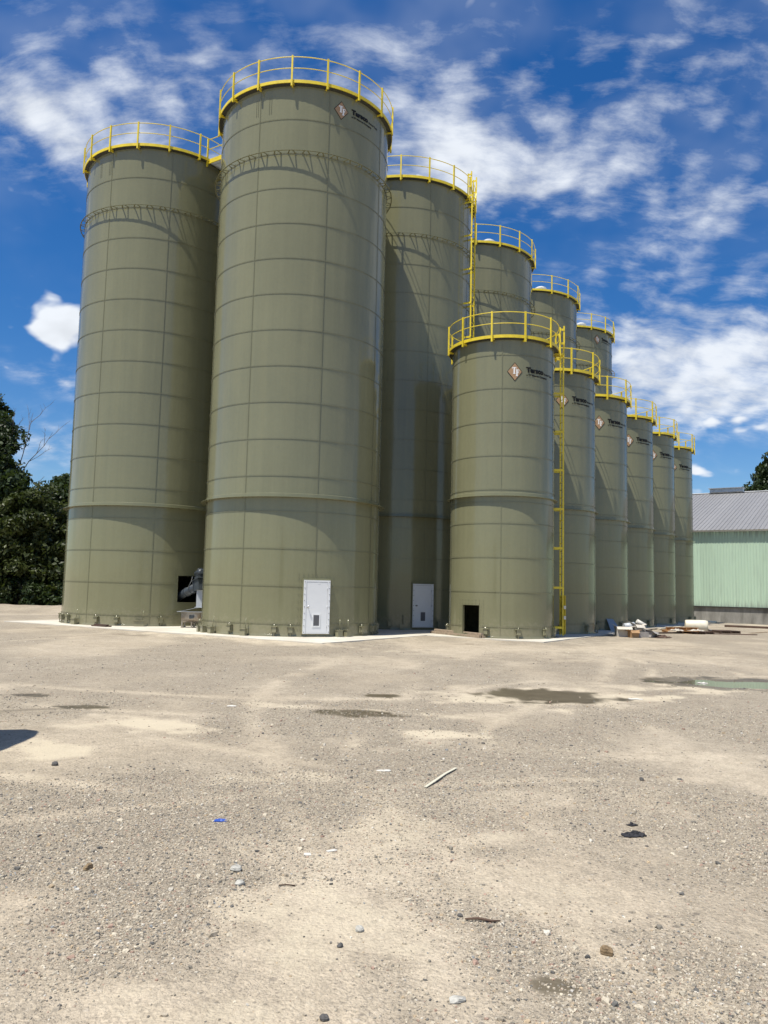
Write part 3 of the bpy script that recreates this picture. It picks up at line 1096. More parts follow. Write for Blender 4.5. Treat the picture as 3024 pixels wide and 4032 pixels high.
def tank_door(tank, R, deg, z0, z1):
    """White steel door in a bolted frame, standing proud of the shell. Local x = outwards."""
    a = rad(deg)
    er, et = Vector((cos(a), sin(a), 0)), Vector((-sin(a), cos(a), 0))
    P = lambda r, t, z: er * (R + r) + et * t + Vector((0, 0, z))
    W = 0.475
    fr = MB()
    ax = (er, et, Vector((0, 0, 1)))
    zm = (z0 + z1) / 2
    for s in (-1, 1):
        fr.box(P(0.03, s * (W - 0.045), zm), (0.16, 0.09, z1 - z0), ax=ax)
    fr.box(P(0.028, 0, z1 - 0.03), (0.155, 2 * W - 0.18, 0.06), ax=ax)
    fr.box(P(0.025, 0, z0 + 0.012), (0.15, 2 * W - 0.18, 0.024), ax=ax)
    f = fr.build('door_frame', 'white_door', tank)
    sh = MB()
    sh.box(P(0.0, 0, zm + 0.02), (0.12, 2 * W + 0.06, z1 - z0 + 0.09), ax=ax)
    sh.build('door_surround', 'tank_paint', tank)
    sc_ = MB()
    for s in (-1, 1):
        for i in range(9):
            sc_.box(P(0.113, s * (W - 0.03), z0 + 0.06 + i * (z1 - z0 - 0.12) / 8), (0.012, 0.022, 0.022), ax=ax)
    o = sc_.build('frame_bolts', 'vent_grey', f)
    o['kind'] = 'stuff'
    dw = W - 0.098
    dr = MB()
    dr.box(P(0.055, 0, (z0 + 0.03 + z1 - 0.066) / 2), (0.09, 2 * dw, z1 - z0 - 0.096), ax=ax)
    d = dr.build('door', 'white_door', tank)
    kn = MB()
    kz = z0 + 0.50 * (z1 - z0)
    kn.tube([P(0.10, -dw + 0.06, kz), P(0.108, -dw + 0.06, kz)], 0.034, 12)
    kn.tube([P(0.108, -dw + 0.06, kz), P(0.14, -dw + 0.06, kz), P(0.15, -dw + 0.06, kz), P(0.175, -dw + 0.06, kz), P(0.185, -dw + 0.06, kz)], [0.013, 0.013, 0.030, 0.030, 0.016], 12)
    kn.build('door_knob', 'chrome', d)
    vz, vt = z0 + 0.46, -0.005
    vw, vh = 0.29, 0.45
    vf = MB()
    for s in (-1, 1):
        vf.box(P(0.106, vt + s * (vw / 2 - 0.02), vz), (0.016, 0.04, vh), ax=ax)
        vf.box(P(0.105, vt, vz + s * (vh / 2 - 0.02)), (0.014, vw - 0.08, 0.04), ax=ax)
    vf.build('vent_frame', 'white_metal', d)
    vl = MB()
    vl.box(P(0.1005, vt, vz), (0.003, vw - 0.08, vh - 0.08), ax=ax)
    for i in range(14):
        zz2 = vz - vh / 2 + 0.055 + i * (vh - 0.11) / 13
        vl.box(P(0.106, vt, zz2), (0.014, vw - 0.085, 0.006), ax=(er + Vector((0, 0, -0.7)), et, er.cross(et) + er * 0.7))
    vl.build('vent_louver', 'vent_grey', d)
    hg = MB()
    for zf in (0.14, 0.5, 0.84):
        hg.tube([P(0.105, dw + 0.004, z0 + zf * (z1 - z0) - 0.05), P(0.105, dw + 0.004, z0 + zf * (z1 - z0) + 0.05)], 0.011, 6)
    hg.build('hinges', 'galvanised', d)
    cl_ = MB().box(P(0.103, 0.06, z1 - 0.10), (0.01, 0.06, 0.035), ax=ax)
    cl_.build('name_plate', 'white_metal', d)


def build_tank(c, small, label, group, hole=None, door=None, chairs=None, blocks=(), logo_on=False, lad=None, hatch=False, extra=(), z_ground=0.0):
    R, rows = (RS, SMALL_ROWS) if small else (RB, BIG_ROWS)
    nsec, seam = (5, SEAM_S) if small else (8, SEAM_B)
    dth = 2 * pi / nsec
    n = 12 if small else 9
    t = thing('storage_tank', (c[0], c[1], z_ground), label, 'tank', group)
    for k in range(nsec):
        s0 = seam + 360.0 / nsec * k
        for i in range(len(rows) - 1):
            z0, h = rows[i], rows[i + 1] - rows[i]
            me = None
            if hole:
                t0 = rad((hole[0] - s0 + 180) % 360 - 180)
                t1 = t0 + rad(hole[1] - hole[0])
                if t1 > 0 and t0 < dth and hole[3] > z0 and hole[2] < z0 + h:
                    me = panel_mesh(R, dth, h, n, (t0, t1, hole[2] - z0, hole[3] - z0))
            if me is None:
                me = shared(('panel', R, round(h, 3)), lambda: panel_mesh(R, dth, h, n))
            link('shell_panel', me, t, (0, 0, z0), rad(s0))
    gaps = []
    if hole:
        gaps.append((hole[0] - 2, hole[1] + 2, hole[2] - 0.05, hole[3] + 0.05))
    if door:
        gaps.append((door - 9.2, door + 9.2, -0.1, 2.12))
    if gaps or len(extra):
        bme = bolts_mesh(R, rows, seam, nsec, gaps, extra)
    else:
        bme = shared(('bolts', R), lambda: bolts_mesh(R, rows, seam, nsec, []))
    tag(link('bolts', bme, t), None, None, None, 'stuff')
    # ledge ring where the skirt meets the hopper
    zl = 4.82 if not small else 5.25
    d = 0.20 if not small else 0.14
    link('ledge_ring', shared(('ledge', R), lambda: MB().lathe([(R + 0.009, zl + 0.15), (R + 0.018, zl + 0.14), (R + 0.022, zl + 0.016), (R + d, zl + 0.012), (R + d, zl), (R + 0.009, zl - 0.004)], 120).mesh('ledge_ring', 'tank_paint')), t)
    link('base_angle', shared(('basea', R), lambda: MB().lathe([(R + 0.009, 0.07), (R + 0.016, 0.065), (R + 0.02, 0.022), (R + 0.085, 0.018), (R + 0.085, 0.004), (R, 0.004)], 96).mesh('base_angle', 'tank_paint')), t)
    railing(t, R, rows[-1], 11 if small else 17, -77.0 if small else -72.0)
    roof_bits(t, R, rows[-1], hatch)
    if not small:
        wind_girder(t)
    for a in (chairs or [seam + 13 + 360.0 / (10 if small else 16) * k for k in range(10 if small else 16)]):
        link('anchor_chair', anchor_chair(R), t, None, rad(a))
    for a, rod in blocks:
        link('anchor_block', loose_chair(R, rod), t, None, rad(a))
    if hole:
        fr = MB()
        for zz2 in (hole[2], hole[3]):
            fr.lathe([(R + 0.012, zz2 - 0.006), (R + 0.012, zz2 + 0.006), (R - 0.09, zz2 + 0.006), (R - 0.09, zz2 - 0.006)], 10, True, rad(hole[0]), rad(hole[1]))
        for aa in (hole[0], hole[1]):
            fr.box(pol(R - 0.04, aa, (hole[2] + hole[3]) / 2), (0.10, 0.012, hole[3] - hole[2] - 0.014), rad(aa))
        fr.build('opening_frame', 'tank_paint', t)
    if door:
        tank_door(t, R, door, 0.11, 1.955)
    if logo_on:
        if small:
            logo(t, R, -86.1, 9.985, -73.4, 1.0)
        else:
            logo(t, R, -61.4, 19.39, -54.0, 1.0)
    if lad:
        ladder(t, R, lad[0], lad[1], rows[-1], lad[2])
    return t


def surround_bolts(t0, t1, z0, z1, nt, nz, R, top=True):
    out = []
    dt = math.degrees(0.075 / R)
    for i in range(nz):
        z = z0 + (z1 - z0) * i / (nz - 1)
        for s in (t0 - dt * 0.8, t0 - dt * 2.0, t1 + dt * 0.8, t1 + dt * 2.0):
            out.append((s, z))
    if top:
        for i in range(nt):
            tt = t0 - dt * 2 + (t1 - t0 + 4 * dt) * i / (nt - 1)
            out += [(tt, z1 + 0.10), (tt, z1 + 0.22)]
    return out


extraB = surround_bolts(-76.6, -60.0, 0.25, 1.95, 9, 8, RB)
for tt in (-116.0, -117.4, -106.5, -107.9):
    extraB += [(tt, 19.05 + 0.075 * i) for i in range(9)]
bigs = "tall olive bolted tanks"
build_tank(BIG['A'], False, "tall olive steel tank at far left with square opening and conveyor at its foot", bigs,
           hole=(-50.6, -31.3, 0.965, 2.06), chairs=[-144, -133.6, -105.3, -90.7, -61.7, -20, 0, 30, 60, 90, 120, 150, 170, -165],
           blocks=[(-122.4, True), (-77, False), (-74.2, True)],
           extra=surround_bolts(-50.6, -31.3, 0.4, 2.06, 9, 12, RB) + [(tt, 19.05 + 0.075 * i) for tt in (-125.0, -126.4, -115.5, -116.9) for i in range(9)])
build_tank(BIG['B'], False, "tallest olive tank, nearest, with white door and diamond logo under its railing", bigs,
           door=-68.3, chairs=[-121.5, -92.4, -83.1, -34.4, -20.9, -14.9, 10, 35, 60, 85, 110, 135, 160, -175],
           blocks=[(-152.6, False), (-145, False), (-135.8, True), (-110.3, True), (-54.1, True), (-48.1, True)], logo_on=True, extra=extraB)
build_tank(BIG['C'], False, "tall olive tank with white door and yellow ladder, right behind the tallest tank", bigs,
           door=-70.3, chairs=[-94.1, -57, -120, -30, 0, 30, 60, 90, 120, 150, 180], blocks=[(-85.7, True)], lad=(-28, 0.36, False), hatch=True,
           extra=surround_bolts(-78.6, -62.0, 0.25, 1.95, 9, 8, RB))
build_tank(BIG['D'], False, "third tall olive tank of the receding row, directly behind the laddered tall tank", bigs, hatch=True)
build_tank(BIG['E'], False, "fourth tall olive tank of the receding row, just before the farthest one", bigs, hatch=True)
build_tank(BIG['F'], False, "farthest tall olive tank, with a small diamond logo near its top", bigs, logo_on=True, hatch=True)

smalls = "short olive bolted tanks in the front row"
build_tank(SMALL[0], True, "short olive tank nearest of its row, with dark doorway and yellow ladder", smalls,
           hole=(-143.6, -121.6, 0.145, 1.19), chairs=[175, -113.7, -81.1, -46.5, -24.9, 20, 60, 100, 140],
           blocks=[], logo_on=True, lad=(2.5, 0.37, True), extra=surround_bolts(-143.6, -121.6, 0.45, 1.15, 8, 7, RS))
ords = ["second short olive tank of the front row, its logo crossed by the yellow ladder",
        "third short olive tank of the front row, blue-grey sheet leaning at its foot",
        "fourth short olive tank of the front row, behind the heap of cartons",
        "fifth short olive tank of the front row, next to last",
        "sixth and last short olive tank, beside the green barn"]
for i in range(1, 6):
    build_tank(SMALL[i], True, ords[i - 1], smalls, logo_on=True)

# ------------------------------------------------------------------ catwalk between the two front tall tanks
A_, B_ = Vector((*BIG['A'], 0)), Vector((*BIG['B'], 0))
ed = (B_ - A_).normalized()
en = Vector((-ed.y, ed.x, 0))
if en.y > 0:
    en = -en
c0, c1 = A_ + ed * (RB + 0.12), B_ - ed * (RB + 0.12)
zc = 20.0
cw = thing('catwalk', (c0 + c1) / 2 + Vector((0, 0, zc)), "short yellow railed catwalk bridging the two front tall tanks at their tops", 'catwalk')
mid = (c0 + c1) / 2
half = (c1 - c0).length / 2
L = lambda a, n, z: ed * a + en * n + Vector((0, 0, z))
gr = MB()
NW = 0.62
for i in range(26):
    n_ = -NW + 0.03 + (2 * NW - 0.06) * i / 25
    gr.bar(L(-half, n_, 0.0), L(half, n_, 0.0), 0.028, 0.03)
for i in range(9):
    a_ = -half + 2 * half * i / 8
    gr.bar(L(a_, -NW, 0.0025), L(a_, NW, 0.0025), 0.012, 0.02)
gr.build('deck_grating', 'grating', cw)
MB().bar(L(0.1, -NW, -0.06), L(0.1, NW, -0.06), 0.06, 0.07).build('cross_beam', 'timber_orange' if False else 'yellow_paint', cw)
for s in (-1, 1):
    MB().bar(L(-half - 0.1, s * (NW + 0.02), 0.07), L(half + 0.1, s * (NW + 0.02), 0.07), 0.012, 0.2).build('toe_board', 'yellow_paint', cw)
    MB().bar(L(-half - 0.1, s * (NW + 0.045), -0.03), L(half + 0.1, s * (NW + 0.045), -0.03), 0.045, 0.06).build('stringer', 'yellow_paint', cw)
    for z in (0.60, 1.05):
        MB().tube([L(-half - 0.1, s * (NW + 0.05), z), L(half + 0.1, s * (NW + 0.05), z)], 0.02, 6).build('handrail', 'yellow_paint', cw)
    for a_ in (-half - 0.06, half + 0.02):
        MB().box(L(a_, s * (NW + 0.085), 0.45), (0.07, 0.05, 1.26), math.atan2(ed.y, ed.x)).build('rail_post', 'yellow_paint', cw)

# ------------------------------------------------------------------ screw conveyor at the foot of the left tank
sc_o = Vector((-7.55, 32.1, 0))
cv = thing('screw_conveyor', sc_o, "dark grey screw conveyor with motor and steel trough beside the square opening", 'conveyor')
ia = rad(-41)
inw = Vector((A_.x - sc_o.x, A_.y - sc_o.y, 0)).normalized()        # towards the inside of tank A
side = Vector((-inw.y, inw.x, 0))
sd = Vector((1, 0, 0))


def W_(x, y, z):
    return Vector((x - sc_o.x, y - sc_o.y, z))


head = W_(-7.36, 32.05, 1.66)
tube_end = W_(-8.75, 33.75, 1.10)
axis = (head - tube_end).normalized()
up_ = (Vector((0, 0, 1)) - axis * axis.z).normalized()
lat = axis.cross(up_)
MB().tube([tube_end, tube_end + axis * 0.2, head - axis * 0.02], 0.17, 20).build('tube', 'dark_machine', cv)
fl = MB()
for q in (0.55, 1.05, 2.0):
    pc = head - axis * q
    fl.tube([pc - axis * 0.012, pc + axis * 0.012], 0.20, 20)
fl.build('tube_flange', 'dark_machine', cv)
hb = MB()
hb.box(head + axis * 0.16, (0.42, 0.40, 0.42), ax=(axis, lat, up_))
hb.box(head + axis * 0.16 + up_ * 0.225, (0.56, 0.50, 0.022), ax=(axis, lat, up_))
hb.box(head - axis * 0.055 , (0.02, 0.48, 0.48), ax=(axis, lat, up_))
hb.build('head_box', 'dark_machine', cv)
mo = MB()
mc = head + axis * 0.12 + up_ * 0.50
mo.tube([mc - axis * 0.20, mc - axis * 0.19, mc + axis * 0.16, mc + axis * 0.24], [0.10, 0.145, 0.145, 0.08], 16)
for i in range(10):
    t_ = 2 * pi * i / 10
    mo.bar(mc - axis * 0.15 + (lat * cos(t_) + up_ * sin(t_)) * 0.15, mc + axis * 0.14 + (lat * cos(t_) + up_ * sin(t_)) * 0.15, 0.014, 0.02)
mo.box(mc - axis * 0.02 + up_ * 0.15 - lat * 0.05, (0.17, 0.14, 0.10), ax=(axis, lat, up_))
mo.box(mc - up_ * 0.19, (0.34, 0.30, 0.10), ax=(axis, lat, up_))
mt = mo.build('motor', 'dark_machine', cv)
MB().box(mc - axis * 0.02 + up_ * 0.15 - lat * 0.122 - Vector((0, 0, 0)), (0.06, 0.004, 0.06), ax=(axis, lat, up_)).build('rating_plate', 'paper', mt)
MB().box(mc - axis * 0.02 + up_ * 0.15 + lat * 0.024, (0.06, 0.004, 0.06), ax=(axis, lat, up_)).build('rating_plate', 'paper', mt)
ch = MB()
cx_, cy_ = head.x + 0.12, head.y - 0.06
ch.box((cx_, cy_, 1.16), (0.30, 0.30, 0.68))
ch.box((cx_, cy_, 0.81), (0.40, 0.40, 0.02))
ch.box((cx_, cy_, 1.49), (0.36, 0.36, 0.02))
ch.build('chute', 'machine_grey', cv)
tr = MB()
tw = Vector((cx_ - 0.28, cy_, 0.0))
nseg = 10
ring0, ring1 = [], []
prof = [(-0.24, 0.62)] + [(-0.24 * cos(pi * i / nseg), 0.40 - 0.20 * sin(pi * i / nseg)) for i in range(nseg + 1)] + [(0.24, 0.62)]
for (yy, zz2) in prof:
    ring0.append(tw + Vector((-0.42, yy, zz2)))
    ring1.append(tw + Vector((0.75, yy, zz2)))
b0 = len(tr.v)
tr.v += ring0 + ring1
k_ = len(prof)
for i in range(k_ - 1):
    tr.quadface([b0 + i, b0 + i + 1, b0 + k_ + i + 1, b0 + k_ + i], True)
tr.quadface(list(range(b0, b0 + k_))[::-1])
tr.quadface(list(range(b0 + k_, b0 + 2 * k_)))
for xx in (-0.38, 0.0, 0.35):
    tr.box(tw + Vector((xx, -0.22, 0.12)), (0.05, 0.04, 0.24))
    tr.box(tw + Vector((xx, 0.22, 0.12)), (0.05, 0.04, 0.24))
    tr.box(tw + Vector((xx, 0, 0.02)), (0.07, 0.55, 0.03))
trough = tr.build('trough', 'dirty_steel', cv)
ld = MB()
ld.poly([tw + Vector((-0.55, -0.30, 0.62)), tw + Vector((0.15, -0.30, 0.78)), tw + Vector((0.15, 0.30, 0.78)), tw + Vector((-0.55, 0.30, 0.62))], (0, 0, 0.012))
ld.box(tw + Vector((0.10, 0, 0.632)), (1.36, 0.62, 0.02))
ld.build('trough_lid', 'galvanised', cv)
en_ = MB()
en_.tube([tw + Vector((0.02, -0.25, 0.43)), tw + Vector((0.02, -0.30, 0.43))], 0.065, 12)
en_.box(tw + Vector((-0.06, -0.247, 0.43)), (0.08, 0.012, 0.14))
en_.build('bearing', 'dark_machine', cv)
ca = MB()
ca.tube([W_(-7.62, 32.0, 2.02), W_(-7.70, 32.15, 1.85), W_(-7.9, 32.4, 1.55)], 0.008, 5)
ca.build('suspension_chain', 'galvanised', cv)

# ------------------------------------------------------------------ barn
NB = Vector((UX, UY, 0))
EB = Vector((WX, WY, 0))
B0 = Vector((24.2, 62.0, 0))
barn = thing('barn', B0, "pale green ribbed metal barn with grey metal roof on a concrete base", 'barn')
BL = lambda e, n, z: EB * e + NB * n + Vector((0, 0, z))
E0, E1, DEP, ZC, ZE, ZR = -7.0, 34.0, 18.2, 0.94, 6.78, 11.75
MB().box(BL((E0 + E1) / 2, DEP, 0.2), (E1 - E0, 2 * DEP, 2 * (ZC - 0.2)), math.atan2(WY, WX)).build('concrete_base', 'old_concrete', barn)
PW = 0.84


def wall_panel():
    """Ribbed sheet PW wide: four trapezoid ribs."""
    mb = MB()
    xs = []
    for i in range(4):
        x0 = i * 0.21
        xs += [(x0, 0.0), (x0 + 0.145, 0.0), (x0 + 0.158, 0.028), (x0 + 0.197, 0.028)]
    xs.append((PW, 0.0))
    n = len(xs)
    for (x, d) in xs:
        for z in (ZC + 0.015, ZE):
            mb.v.append(EB * x - NB * d + Vector((0, 0, z)))
    for i in range(n - 1):
        mb.quadface([2 * i, 2 * i + 2, 2 * i + 3, 2 * i + 1])
    return mb.mesh('wall_panel', 'barn_green')


wp = wall_panel()
npan = int((E1 - E0) / PW)
for i in range(npan):
    link('wall_panel', wp, barn, EB * (E0 + i * PW) - NB * (0.05 + 0.004 * (i % 2)))
MB().box(BL((E0 + E1) / 2, -0.09, ZC - 0.02), (E1 - E0, 0.10, 0.06), math.atan2(WY, WX)).build('base_flashing', 'dark_gap', barn)
MB().box(BL((E0 + E1) / 2, -0.15, ZE - 0.03), (E1 - E0, 0.08, 0.16), math.atan2(WY, WX)).build('eave_trim', 'white_metal', barn)
RW = 0.93


def roof_panel():
    mb = MB()
    xs = []
    for i in range(3):
        x0 = i * 0.31
        xs += [(x0, 0.0), (x0 + 0.25, 0.0), (x0 + 0.265, 0.04), (x0 + 0.295, 0.04)]
    xs.append((RW, 0.0))
    lap = 9.2
    for (n0, n1, dz) in ((-0.45, lap, 0.012), (lap - 0.1, DEP, 0.0)):
        b0_ = len(mb.v)
        for (x, d) in xs:
            for nn in (n0, n1):
                z = ZE + 0.10 + (ZR - ZE) * (nn + 0.0) / DEP + d + dz
                mb.v.append(EB * x + NB * nn + Vector((0, 0, z)))
        for i in range(len(xs) - 1):
            mb.quadface([b0_ + 2 * i, b0_ + 2 * i + 2, b0_ + 2 * i + 3, b0_ + 2 * i + 1])
    return mb.mesh('roof_panel', 'barn_roof')


rp = roof_panel()
for i in range(int((E1 - E0 + 0.6) / RW)):
    link('roof_panel', rp, barn, EB * (E0 - 0.3 + i * RW) + Vector((0, 0, 0.005 * (i % 2))))
bk = MB()
bk.poly([BL(E0, DEP, ZR + 0.08), BL(E1, DEP, ZR + 0.08), BL(E1, 2 * DEP, ZE), BL(E0, 2 * DEP, ZE)], (0, 0, -0.05))
bk.build('rear_roof', 'barn_roof', barn)
for e in (E0 + 0.05, E1 - 0.05):
    g = MB()
    g.poly([BL(e, 0.05, ZC), BL(e, 2 * DEP - 0.05, ZC), BL(e, 2 * DEP - 0.05, ZE), BL(e, DEP, ZR), BL(e, 0.05, ZE)], EB * 0.03)
    g.build('gable_wall', 'barn_green', barn)
MB().bar(BL(E0, DEP, ZR + 0.14), BL(E1, DEP, ZR + 0.14), 0.5, 0.06).build('ridge_cap', 'white_metal', barn)


def ridge_e(px):
    """Distance along the ridge that shows at photo column px."""
    k = (px - 1512) / F_PX
    o = B0 + NB * DEP
    return (k * o.y - o.x) / (WX - k * WY)


e0_, e1_ = ridge_e(2806), ridge_e(2937)
rv = MB()
rv.box(BL((e0_ + e1_) / 2, DEP, ZR + 0.34), (e1_ - e0_, 0.9, 0.34), math.atan2(WY, WX))
rv.box(BL((e0_ + e1_) / 2, DEP, ZR + 0.54), (e1_ - e0_ + 0.2, 1.3, 0.06), math.atan2(WY, WX))
rv.build('ridge_vent', 'galvanised', barn)

# ------------------------------------------------------------------ trees


def leaves(centers, radii, per, size, seed, squash=0.8):
    rng = np.random.default_rng(seed)
    n = len(centers)
    C = np.repeat(np.array(centers), per, 0)
    Rr = np.repeat(np.array(radii), per)
    d = rng.normal(size=(n * per, 3))
    d /= np.linalg.norm(d, axis=1)[:, None]
    rr = Rr * rng.uniform(0.35, 1.0, n * per) ** 0.6
    P = C + d * rr[:, None] * np.array([1, 1, squash])
    a = rng.normal(size=(n * per, 3))
    a += d * 0.5 + np.array([0, 0, 0.35])
    nrm = a / np.linalg.norm(a, axis=1)[:, None]
    t = np.cross(nrm, rng.normal(size=(n * per, 3)))
    t /= np.linalg.norm(t, axis=1)[:, None]
    b = np.cross(nrm, t)
    s = size * rng.uniform(0.55, 1.3, n * per)[:, None]
    V = np.stack([P - t * s, P + b * s * 0.55 + nrm * s * .12, P + t * s, P - b * s * 0.55 + nrm * s * .12], 1).reshape(-1, 3)
    Q = np.arange(len(P) * 4).reshape(-1, 4)
    clump = np.repeat(rng.uniform(0, 1, n), per)
    rnd = np.clip(0.55 * clump + 0.45 * rng.uniform(0, 1, n * per), 0, 1)
    return V, Q, np.repeat(rnd, 4)


def tree(pos, h, crowns, nclump, per, lsize, leaf, label, seed, trunk_r=0.25, dead=False, name='tree', group=None, cl_r=(0.6, 1.2), lean=0.0):
    rng = random.Random(seed)
    t = thing(name, pos, label, 'tree', group)
    mb = MB()
    top = Vector((lean, 0, h * 0.86))
    pts = [Vector((0, 0, -0.6))] + [Vector((lean * (k / 6) ** 1.5 + rng.uniform(-.12, .12) * k / 3, rng.uniform(-.12, .12) * k / 3, top.z * k / 6)) for k in range(1, 7)]
    mb.tube(pts, [trunk_r * (1.25 if k == 0 else 1.0 - 0.8 * k / 6) for k in range(7)], 8)
    centers, radii = [], []
    for k in range(nclump):
        cr = crowns[rng.choices(range(len(crowns)), [c[3] * c[4] * c[5] for c in crowns])[0]]
        while True:
            d = Vector((rng.uniform(-1, 1), rng.uniform(-1, 1), rng.uniform(-1, 1)))
            if 0.30 < d.length < 1:
                break
        d = d.normalized() * (d.length ** 0.5) * rng.uniform(0.82, 1.1)
        c = Vector((cr[0] + d.x * cr[3], cr[1] + d.y * cr[4], cr[2] + d.z * cr[5]))
        centers.append(tuple(c))
        radii.append(rng.uniform(*cl_r))
    for k in range(0, nclump, max(1, nclump // 26)):
        c = Vector(centers[k])
        zt = max(0.6, min(c.z - 0.5, top.z))
        i = min(5, max(1, int(zt * 0.75 / (top.z / 6))))
        s = pts[i]
        m = s.lerp(c, 0.5) + Vector((rng.uniform(-.3, .3), rng.uniform(-.3, .3), rng.uniform(0.0, .4)))
        mb.tube([s, m, c], [trunk_r * 0.32, trunk_r * 0.18, trunk_r * 0.05], 5, False)
    mb.build('trunk', 'bark', t)
    V, Q, r = leaves(centers, radii, per, lsize, seed)
    link('crown', np_mesh('crown', V, Q, leaf, False, {'rnd': r}), t)
    if dead:
        dm = MB()
        for j, (bx, by, bz, ex, ey, ez) in enumerate(dead):
            a, b = Vector((bx, by, bz)), Vector((ex, ey, ez))

            def grow(a, b, r, depth):
                m1 = a.lerp(b, 0.35) + Vector((rng.uniform(-.12, .12), rng.uniform(-.1, .1), 0)) * (b - a).length * .4
                m2 = a.lerp(b, 0.7) + Vector((rng.uniform(-.12, .12), rng.uniform(-.1, .1), 0)) * (b - a).length * .4
                dm.tube([a, m1, m2, b], [r, r * .75, r * .5, r * .22], 5, False)
                if depth > 0:
                    for q in range(4):
                        s = (m1, m1.lerp(m2, .5), m2, m2.lerp(b, .5))[q]
                        d = (b - a)
                        e = s + Vector((d.x * rng.uniform(.1, .45) + rng.uniform(-.32, .38) * d.length, rng.uniform(-.25, .25) * d.length, abs(d.z) * rng.uniform(.2, .42) + .12 * d.length)) * (0.75 if depth == 2 else .6)
                        grow(s, e, r * .5, depth - 1)
            grow(a, b, 0.038, 2)
        dm.build('dead_branches', 'dead_wood', t)
    return t


left = "trees at the left edge"
tree((-25.6, 52.5, GZ), 14.4, [(-1.6, 0, 9.6, 2.6, 3.2, 4.2), (0.0, -0.5, 5.6, 2.5, 3.0, 4.2), (-2.6, 0, 3.0, 3.2, 3.0, 3.4)], 260, 170, 0.19, 'leaf_dark',
     "big dark broadleaf tree at the left edge with bare dead branches on top", 3, 0.3,
     dead=[(1.0, 0, 8.6, 1.9, 0, 13.0), (0.2, 0, 9.0, 0.6, 0, 12.6), (1.2, 0, 8.6, 3.3, 0, 11.7), (0.9, -.2, 9.0, -0.5, .2, 12.0), (1.0, 0, 6.8, 2.9, -.3, 8.4), (1.4, 0, 4.9, 3.6, 0, 6.3)], group=left)
tree((-22.6, 51.0, GZ), 8.2, [(0, 0, 5.4, 2.2, 2.4, 2.2), (-0.6, 0, 2.6, 2.8, 2.6, 2.7), (1.4, 0, 2.4, 2.2, 2, 2.4)], 190, 170, 0.17, 'leaf_olive',
     "yellow-green bushy tree between the dark left tree and the leftmost tank", 5, 0.16, group=left, cl_r=(0.5, 1.0))
tree((-23.4, 60.0, GZ), 10.6, [(0, 0, 6.9, 2.3, 2.4, 2.9), (1.5, 0, 4.2, 3.2, 2.2, 3.6), (-2.2, 0, 6.0, 1.3, 1.4, 1.7)], 170, 150, 0.19, 'leaf_mid',
     "green tree peeping over the bushy tree beside the leftmost tank", 8, 0.2, group=left)
tree((-29.8, 55.5, GZ), 16.0, [(0, 0, 10.0, 3.2, 3.5, 5.6), (1.0, 0, 5.0, 3.4, 3, 4.6)], 200, 150, 0.2, 'leaf_dark',
     "dark tree mostly cut off by the left edge of the view", 12, 0.28, group=left)
for i, (x_, y_, s_) in enumerate([(-24.8, 48.4, 1.1), (-22.2, 49.2, 1.0), (-20.0, 49.8, 0.9)]):
    tree((x_, y_, GZ), 2.0, [(0, 0, 0.85 * s_, 1.9 * s_, 1.2, 0.95 * s_)], 36, 130, 0.14, 'leaf_dark' if i == 0 else 'leaf_mid',
         ["low dark shrub at the foot of the big left tree", "low green shrub below the yellow-green tree", "low green shrub touching the leftmost tank's outline"][i], 20 + i, 0.05, name='shrub', group="low shrubs at the left", cl_r=(0.35, 0.6))
# rows that close the view behind the tanks and barn
tree((50.0, 100.0, GZ), 22.5, [(0.5, 0, 15.0, 4.2, 4.5, 5.2), (-1.6, 0, 11.6, 4.6, 4, 4.6), (3.5, 0, 13, 4, 4, 5)], 190, 130, 0.30, 'leaf_dark',
     "large leafy tree rising behind the barn roof at the right edge", 31, 0.4, cl_r=(0.55, 1.25))
tree((43.4, 100.0, GZ), 16.2, [(0.3, 0, 14.4, 1.25, 1.2, 1.5), (0, 0, 11, 1.5, 1.5, 3)], 30, 90, 0.26, 'leaf_mid',
     "thin treetop just showing beside the barn's ridge vent", 33, 0.16, cl_r=(0.35, 0.75))

# ------------------------------------------------------------------ things lying on the slab and yard


def plank(p0, p1, w, h, z, material, label, group=None, name='timber_plank', tilt=0.0):
    """A sawn board lying from p0 to p1, its lower face at height z."""
    a, b = Vector((*p0, 0)), Vector((*p1, 0))
    c = (a + b) / 2
    mb = MB()
    ang = math.atan2((b - a).y, (b - a).x)
    Ln = (b - a).length
    e = 0.006
    X, Y, Z = Vector((cos(ang), sin(ang), tilt)).normalized(), Vector((-sin(ang), cos(ang), 0)), Vector((0, 0, 1))
    # bevelled board
    prof = [(-w / 2 + e, 0), (w / 2 - e, 0), (w / 2, e), (w / 2, h - e), (w / 2 - e, h), (-w / 2 + e, h), (-w / 2, h - e), (-w / 2, e)]
    for s in (-1, 1):
        for (y, zz2) in prof:
            mb.v.append(X * (s * Ln / 2) + Y * y + Z * zz2)
    for i in range(8):
        j = (i + 1) % 8
        mb.quadface([i, j, 8 + j, 8 + i])
    mb.quadface(list(range(8))[::-1])
    mb.quadface(range(8, 16))
    o = mb.build(name, material, None, (c.x, c.y, z))
    if label:
        tag(o, label, 'plank', group)
    return o


